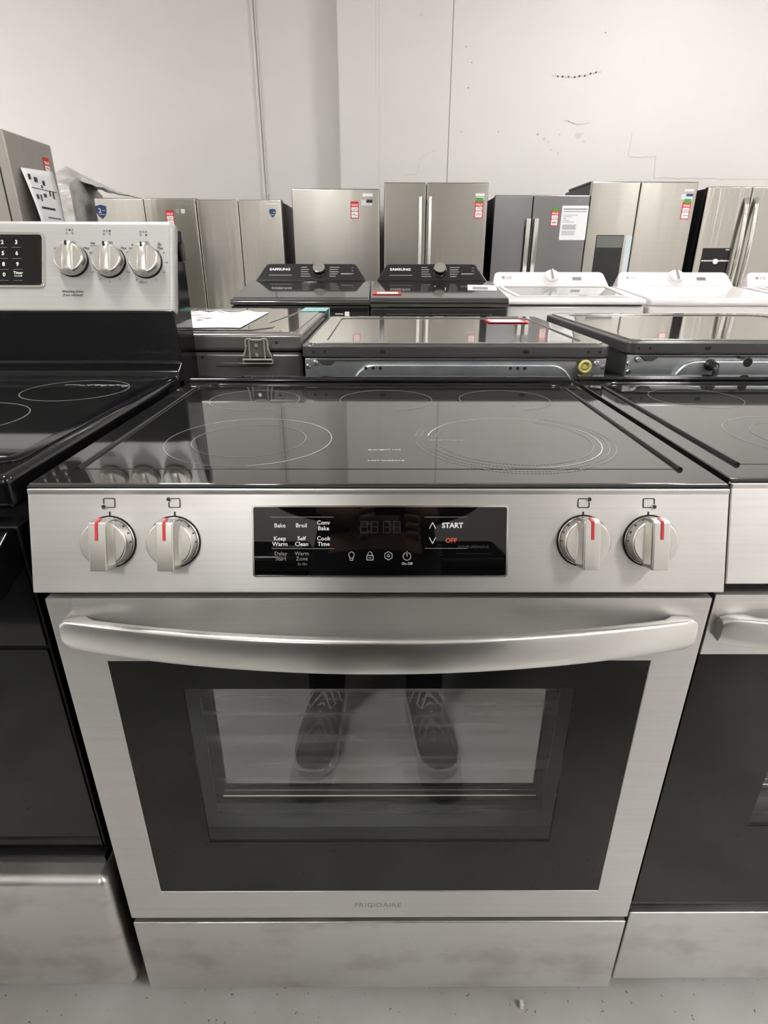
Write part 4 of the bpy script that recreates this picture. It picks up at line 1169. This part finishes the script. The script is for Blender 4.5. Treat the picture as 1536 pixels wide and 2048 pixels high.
# fridge turned to face across the aisle
fl = fridge('taupe fridge turned sideways with a loose instruction sheet on its door', (-2.05, 3.40, 0), .505, 1.785, .60, 'taupe', [(0, 1, .10)], rotz=PI / 2, hinge=False, side='taupe_side')
sale_tag((-2.05, 3.555, 1.705), PI / 2, 'red sale tag on the sideways taupe fridge', .95, seed=11)
ins = thing('instruction_sheet', 'curling white instruction sheet with black pictograms on the sideways taupe fridge', 'paper', (-2.048, 3.43, 1.625), PI / 2)
b = NB()
n = 12; V = []
for j in range(n + 1):
    g = j / n; z = -.44 * g
    row = []
    for i in range(7):
        f = i / 6
        row.append(b.verts.new((-.19 + .36 * f, -.004 - .045 * (1 - f) ** 2 * min(1, g * 1.6) - .012 * math.sin(g * 3), z + .02 * f - .01)))
    V.append(row)
for j in range(n):
    for i in range(6): b.faces.new((V[j][i], V[j][i + 1], V[j + 1][i + 1], V[j + 1][i]))
sh = mk('sheet', b, 'paper', ins)
sol = sh.modifiers.new('thick', 'SOLIDIFY'); sol.thickness = .0012
def sheet_y(x, z):
    f = (x + .19) / .36; g = -z / .44
    return -.004 - .045 * (1 - f) ** 2 * min(1, g * 1.6) - .012 * math.sin(g * 3) - .0012
b = NB()
for (x0_, x1_, z, wd) in ((-.15, -.12, -.05, .03), (-.09, -.05, -.06, .03), (-.03, -.01, -.09, .015), (.0, .03, -.07, .03), (-.13, -.10, -.15, .025), (-.08, -.06, -.155, .04), (-.03, .01, -.135, .02), (.05, .07, -.12, .03), (.09, .11, -.13, .05), (-.11, .08, -.205, .012),
                          (-.05, .13, -.255, .006), (-.05, .13, -.285, .006), (-.05, .13, -.315, .006), (-.05, .13, -.345, .006), (-.05, .12, -.375, .006), (-.16, .15, -.105, .004)):
    k = 6
    for q in range(k):
        xa = x0_ + (x1_ - x0_) * q / k; xb = x0_ + (x1_ - x0_) * (q + 1) / k
        ya = sheet_y(xa, z); yb = sheet_y(xb, z)
        vs_ = [b.verts.new(p) for p in ((xa, ya, z - wd / 2), (xb, yb, z - wd / 2), (xb, yb, z + wd / 2), (xa, ya, z + wd / 2))]
        b.faces.new(vs_)
mk('print', b, 'print_black', ins, smooth=False)

# appliance wrapped in plastic
wr = thing('wrapped_appliance', 'appliance wrapped in loose crumpled grey plastic', 'appliance', (-2.815, 4.96, 0))
from mathutils import noise as mnoise
b = NB()
bmesh.ops.create_cube(b, size=1.0)
for v in b.verts: v.co = Vector((v.co.x * .40, .36 + v.co.y * .66, .835 + v.co.z * 1.65))
bmesh.ops.subdivide_edges(b, edges=b.edges[:], cuts=16, use_grid_fill=True)
for v in b.verts:
    n1 = mnoise.noise(v.co * 5.0); n2 = mnoise.noise(v.co * 13.0 + Vector((5, 1, 2)))
    n3 = abs(mnoise.noise(Vector((v.co.x * 9, v.co.y * 9, v.co.z * 2.2))))
    d = Vector((v.co.x, v.co.y - .36, 0))
    if d.length > 1e-4: v.co += d.normalized() * (n1 * .014 + n2 * .012 - n3 * .045)
    if v.co.z > 1.55:
        pk = max(0.0, 1 - math.hypot((v.co.x - .06) / .32, (v.co.y - .34) / .42))
        v.co.z += pk * .22 + n2 * .012
mk('plastic_cover', b, 'plastic_wrap', wr, angle=70)
b = NB()       # loose flap of the plastic lying over on the neighbouring fridge
V = []
for j_ in range(13):
    row = []
    for i_ in range(15):
        f, g = i_ / 14, j_ / 12
        x = .08 + .50 * f; y = .25 + .36 * g
        n2 = mnoise.noise(Vector((x * 14, y * 14, 3.1)))
        z = 1.655 + .215 * (1 - f) ** 1.25 * (1 - abs(g - .35) * .9) + abs(n2) * .035 * (1 - f * .6)
        row.append(b.verts.new((x, y, z)))
    V.append(row)
for j_ in range(12):
    for i_ in range(14): b.faces.new((V[j_][i_], V[j_][i_ + 1], V[j_ + 1][i_ + 1], V[j_ + 1][i_]))
fp = mk('plastic_flap', b, 'plastic_wrap', wr, angle=70)
fs = fp.modifiers.new('thick', 'SOLIDIFY'); fs.thickness = .002
b = NB(); box(b, -.165, .165, .08, .64, .0, 1.55, .01); mk('carton', b, 'taupe_side', wr)

# small white crumbs on the floor
for i, (x, y) in enumerate(((.235, .012), (-.222, -.020))):
    b = NB(); box(b, -.003, .003, -.004, .004, 0, .005 if i else .012, .001); o = mk('crumb', b, 'debris', None); o.location = (x, y - .012, 0)
    tag(o, ('small white scrap at the foot of the storage drawer', 'tiny white crumb on the bare concrete floor')[i], 'debris')

# ------------------------------------------------------------------ machines on the other side of the aisle, seen only as reflections
for o in (samsung('black washing machine facing the ranges across the aisle, behind the person', (.175, -1.0, 0), PI, False),
          samsung('black dryer facing the ranges across the aisle', (-.54, -1.0, 0), PI, True),
          samsung('black washing machine facing the backguard range across the aisle', (-1.26, -1.0, 0), PI, False),  # this machine and the next are added to darken the riser's reflection
          samsung('black dryer at the far end of the row across the aisle', (-1.98, -1.0, 0), PI, True),
          white_toploader('white washing machine facing the ranges across the aisle', (.90, -1.0, 0), 'washer')):
    o.rotation_euler[2] = PI; o.scale = (1.03, 1.03, 1.03)

for i_, (x_, m_, lab) in enumerate(((-4.4, 'steel_fridge_dark', 'dark fridge on the far side of the store, first along the wall'), (-2.6, 'steel_fridge', 'steel fridge on the far side of the store beside the first gap'),
                                   (-1.25, 'steel_fridge_dark', 'dark fridge on the far side of the store behind the person'), (1.15, 'steel_fridge', 'steel fridge on the far side of the store facing the dryers'),
                                   (2.9, 'steel_fridge_dark', 'dark fridge on the far side of the store facing the white washer'), (4.6, 'steel_fridge', 'steel fridge on the far side of the store, last along the wall'))):
    fridge(lab, (x_, -5.1, 0), .9, 1.70, .8, m_, [(0, .5, .7), (.5, 1, .7)], rotz=PI, hinge=False, side='fridge_side_dark')  # fridges added behind the camera to stripe the reflections in the steel doors

# ------------------------------------------------------------------ the person taking the picture, seen as a reflection
pe = thing('person', 'person in black trousers and grey lace-up trainers, reflected in the oven door', 'person', (-.012, -.620, 0))
def skin_body():
    V = []; E = []; Rr = []
    def add(p, r, par=None):
        V.append(p); Rr.append(r if isinstance(r, tuple) else (r, r))
        if par is not None: E.append((par, len(V) - 1))
        return len(V) - 1
    pel = add((0, -.120, .93), (.155, .115))
    sp = add((0, -.160, 1.08), (.145, .105), pel)
    ch = add((0, -.175, 1.28), (.165, .115), sp)
    up = add((0, -.180, 1.40), (.13, .09), ch)
    nk = add((0, -.155, 1.50), .055, up)
    hd = add((0, -.125, 1.59), (.072, .088), nk)
    add((0, -.115, 1.68), (.070, .085), hd)
    for s in (-1, 1):
        hp = add((s * .095, -.115, .86), .088, pel)
        kn = add((s * .115, -.020, .49), .060, hp)
        an = add((s * .122, .030, .11), .047, kn)
        add((s * .125, .045, .07), .043, an)
        sh = add((s * .19, -.185, 1.40), .062, up)
        el = add((s * .255, -.20, 1.13), .046, sh)
        wr_ = add((s * .085 + .032, -.030, 1.035), .028, el)
        pm = add((s * .062 + .032, -.013, 1.035), (.024, .020), wr_)
    me = bpy.data.meshes.new('body')
    me.from_pydata(V, E, [])
    o = bpy.data.objects.new('body_tmp', me); COL.objects.link(o)
    md = o.modifiers.new('skin', 'SKIN'); md.use_smooth_shade = True
    o.modifiers.new('sub', 'SUBSURF').levels = 2
    for i, r in enumerate(Rr): me.skin_vertices[0].data[i].radius = r
    for i in range(len(V)): me.skin_vertices[0].data[i].use_root = (i == 0)
    bpy.context.view_layer.update()
    ev = o.evaluated_get(bpy.context.evaluated_depsgraph_get())
    m2 = bpy.data.meshes.new_from_object(ev)
    bpy.data.objects.remove(o)
    return m2
me = skin_body()
body = bpy.data.objects.new('body', me); COL.objects.link(body); body.parent = pe
me.materials.clear()
for k in ('trousers', 'jacket', 'skin'): me.materials.append(M[k])
for p in me.polygons:
    c = p.center
    p.use_smooth = True
    if c.z > 1.475: p.material_index = 2
    elif c.y > -.060 and abs(c.x) < .14 and c.z > .98: p.material_index = 2
    elif c.z > .92: p.material_index = 1
    else: p.material_index = 0
# hands: five bent fingers each closing round the phone edge
for s in (-1, 1):
    for k in range(5):
        b = NB()
        z = 1.055 - .0185 * k if k else 1.05
        if k == 0: P = [(s * .058, .060, 1.05), (s * .046, .052, 1.072), (s * .030, .050, 1.085)]
        else: P = [(s * .056, .078, z), (s * .052, .098, z + .002), (s * .040, .1035, z + .003), (s * .028 + s * .002 * abs(k - 2), .1035, z + .003)]
        P = [(q[0] + .032 + s * .004, q[1] - .075, q[2]) for q in P]
        tube(b, P, [.0092, .0086, .0080, .0066][:len(P)], 8); mk('finger', b, 'skin', pe, angle=80)
b = NB()
bmesh.ops.create_uvsphere(b, u_segments=20, v_segments=12, radius=1)
for v in b.verts: v.co = Vector((v.co.x * .083, v.co.y * .098 - .138, 1.665 + v.co.z * .092)) if not (v.co.y > .35 and v.co.z < .25) else Vector((v.co.x * .07, v.co.y * .06 - .138, 1.665 + v.co.z * .08))
mk('hair', b, 'hair', pe, angle=80)
b = NB()
for s in (-1, 1):
    bmesh.ops.create_uvsphere(b, u_segments=10, v_segments=6, radius=.011, matrix=Matrix.Translation((s * .030, -.042, 1.645)))
mk('eye', b, 'print_white', pe)
b = NB(); tube(b, [(0, -.038, 1.645), (0, -.015, 1.612), (0, -.032, 1.606)], [.008, .014, .010], 8); mk('nose', b, 'skin', pe)

def shoe(s, ang, px, py):
    mxs = Matrix.Translation((px, py, 0)) @ Matrix.Rotation(ang, 4, 'Z')
    def sec(y, w_, h_, zb, top):     # cross section of the upper
        out = []
        for k in range(16):
            a = 2 * PI * k / 16
            cx = math.cos(a); cz = math.sin(a)
            out.append((w_ * math.copysign(abs(cx) ** .75, cx), y, zb + h_ * .5 + h_ * .5 * math.copysign(abs(cz) ** (.8 if cz > 0 else .4), cz)))
        return out
    b = NB()
    loft(b, [sec(-.155, .020, .060, .02, 0), sec(-.145, .036, .085, .02, 0), (sec(-.11, .040, .100, .02, 0)), sec(-.06, .041, .104, .02, 0), sec(-.02, .043, .090, .02, 0), sec(.03, .047, .070, .02, 0),
             sec(.075, .050, .056, .02, 0), sec(.11, .047, .048, .02, 0), sec(.135, .036, .038, .02, 0), sec(.148, .016, .022, .02, 0)])
    o = mk('shoe', b, 'shoe', pe, mxs, angle=80)
    b = NB()
    out = [(-.018, -.160), (-.040, -.140), (-.044, -.08), (-.045, -.02), (-.052, .05), (-.054, .09), (-.046, .125), (-.028, .150), (0, .158), (.028, .150), (.046, .125), (.054, .09), (.052, .05), (.045, -.02), (.044, -.08), (.040, -.140), (.018, -.160)]
    prism(b, out, 'z', 0.0, .028, .006, 2); mk('sole', b, 'sole', o)
    b = NB()
    for k in range(5):
        y = -.015 + k * .019; z = .108 - k * .0095
        tube(b, [(-.024, y - .008, z - .010), (0, y, z + .002), (.024, y + .008, z - .010)], .0026, 6)
        tube(b, [(.024, y - .008, z - .010), (0, y, z + .003), (-.024, y + .008, z - .010)], .0026, 6)
    for q in (-1, 1):
        tube(b, [(0, -.03, .118), (q * .020, -.015, .126), (q * .036, .010, .108), (q * .026, .022, .102), (0, -.02, .118)], .0022, 6)
        tube(b, [(0, -.03, .118), (q * .030, -.040, .112), (q * .046, -.025, .085)], .0022, 6)
    mk('lace', b, 'lace', o, angle=80)
shoe(-1, RAD(7), -.137, .110)
shoe(1, RAD(-10), .137, .110)
# the phone held just behind the lens position
PH = Matrix.Translation(CAM - F_ * .016 + Vector((.020, 0, 0)) - (-D2) * .052) @ Matrix.Rotation(-pitch, 4, 'X')
b = NB(); box(b, -.036, .036, -.004, .004, -.074, .074, .003, 3); ph = mk('phone', b, 'print_black', None); ph.matrix_world = PH
tag(ph, 'black smartphone held up in front of the person', 'phone')
b = NB(); prism(b, rrect(-.032, -.004, .040, .068, .006, 3), 'y', .004, .0058); mk('camera_bump', b, 'black_plastic', ph)
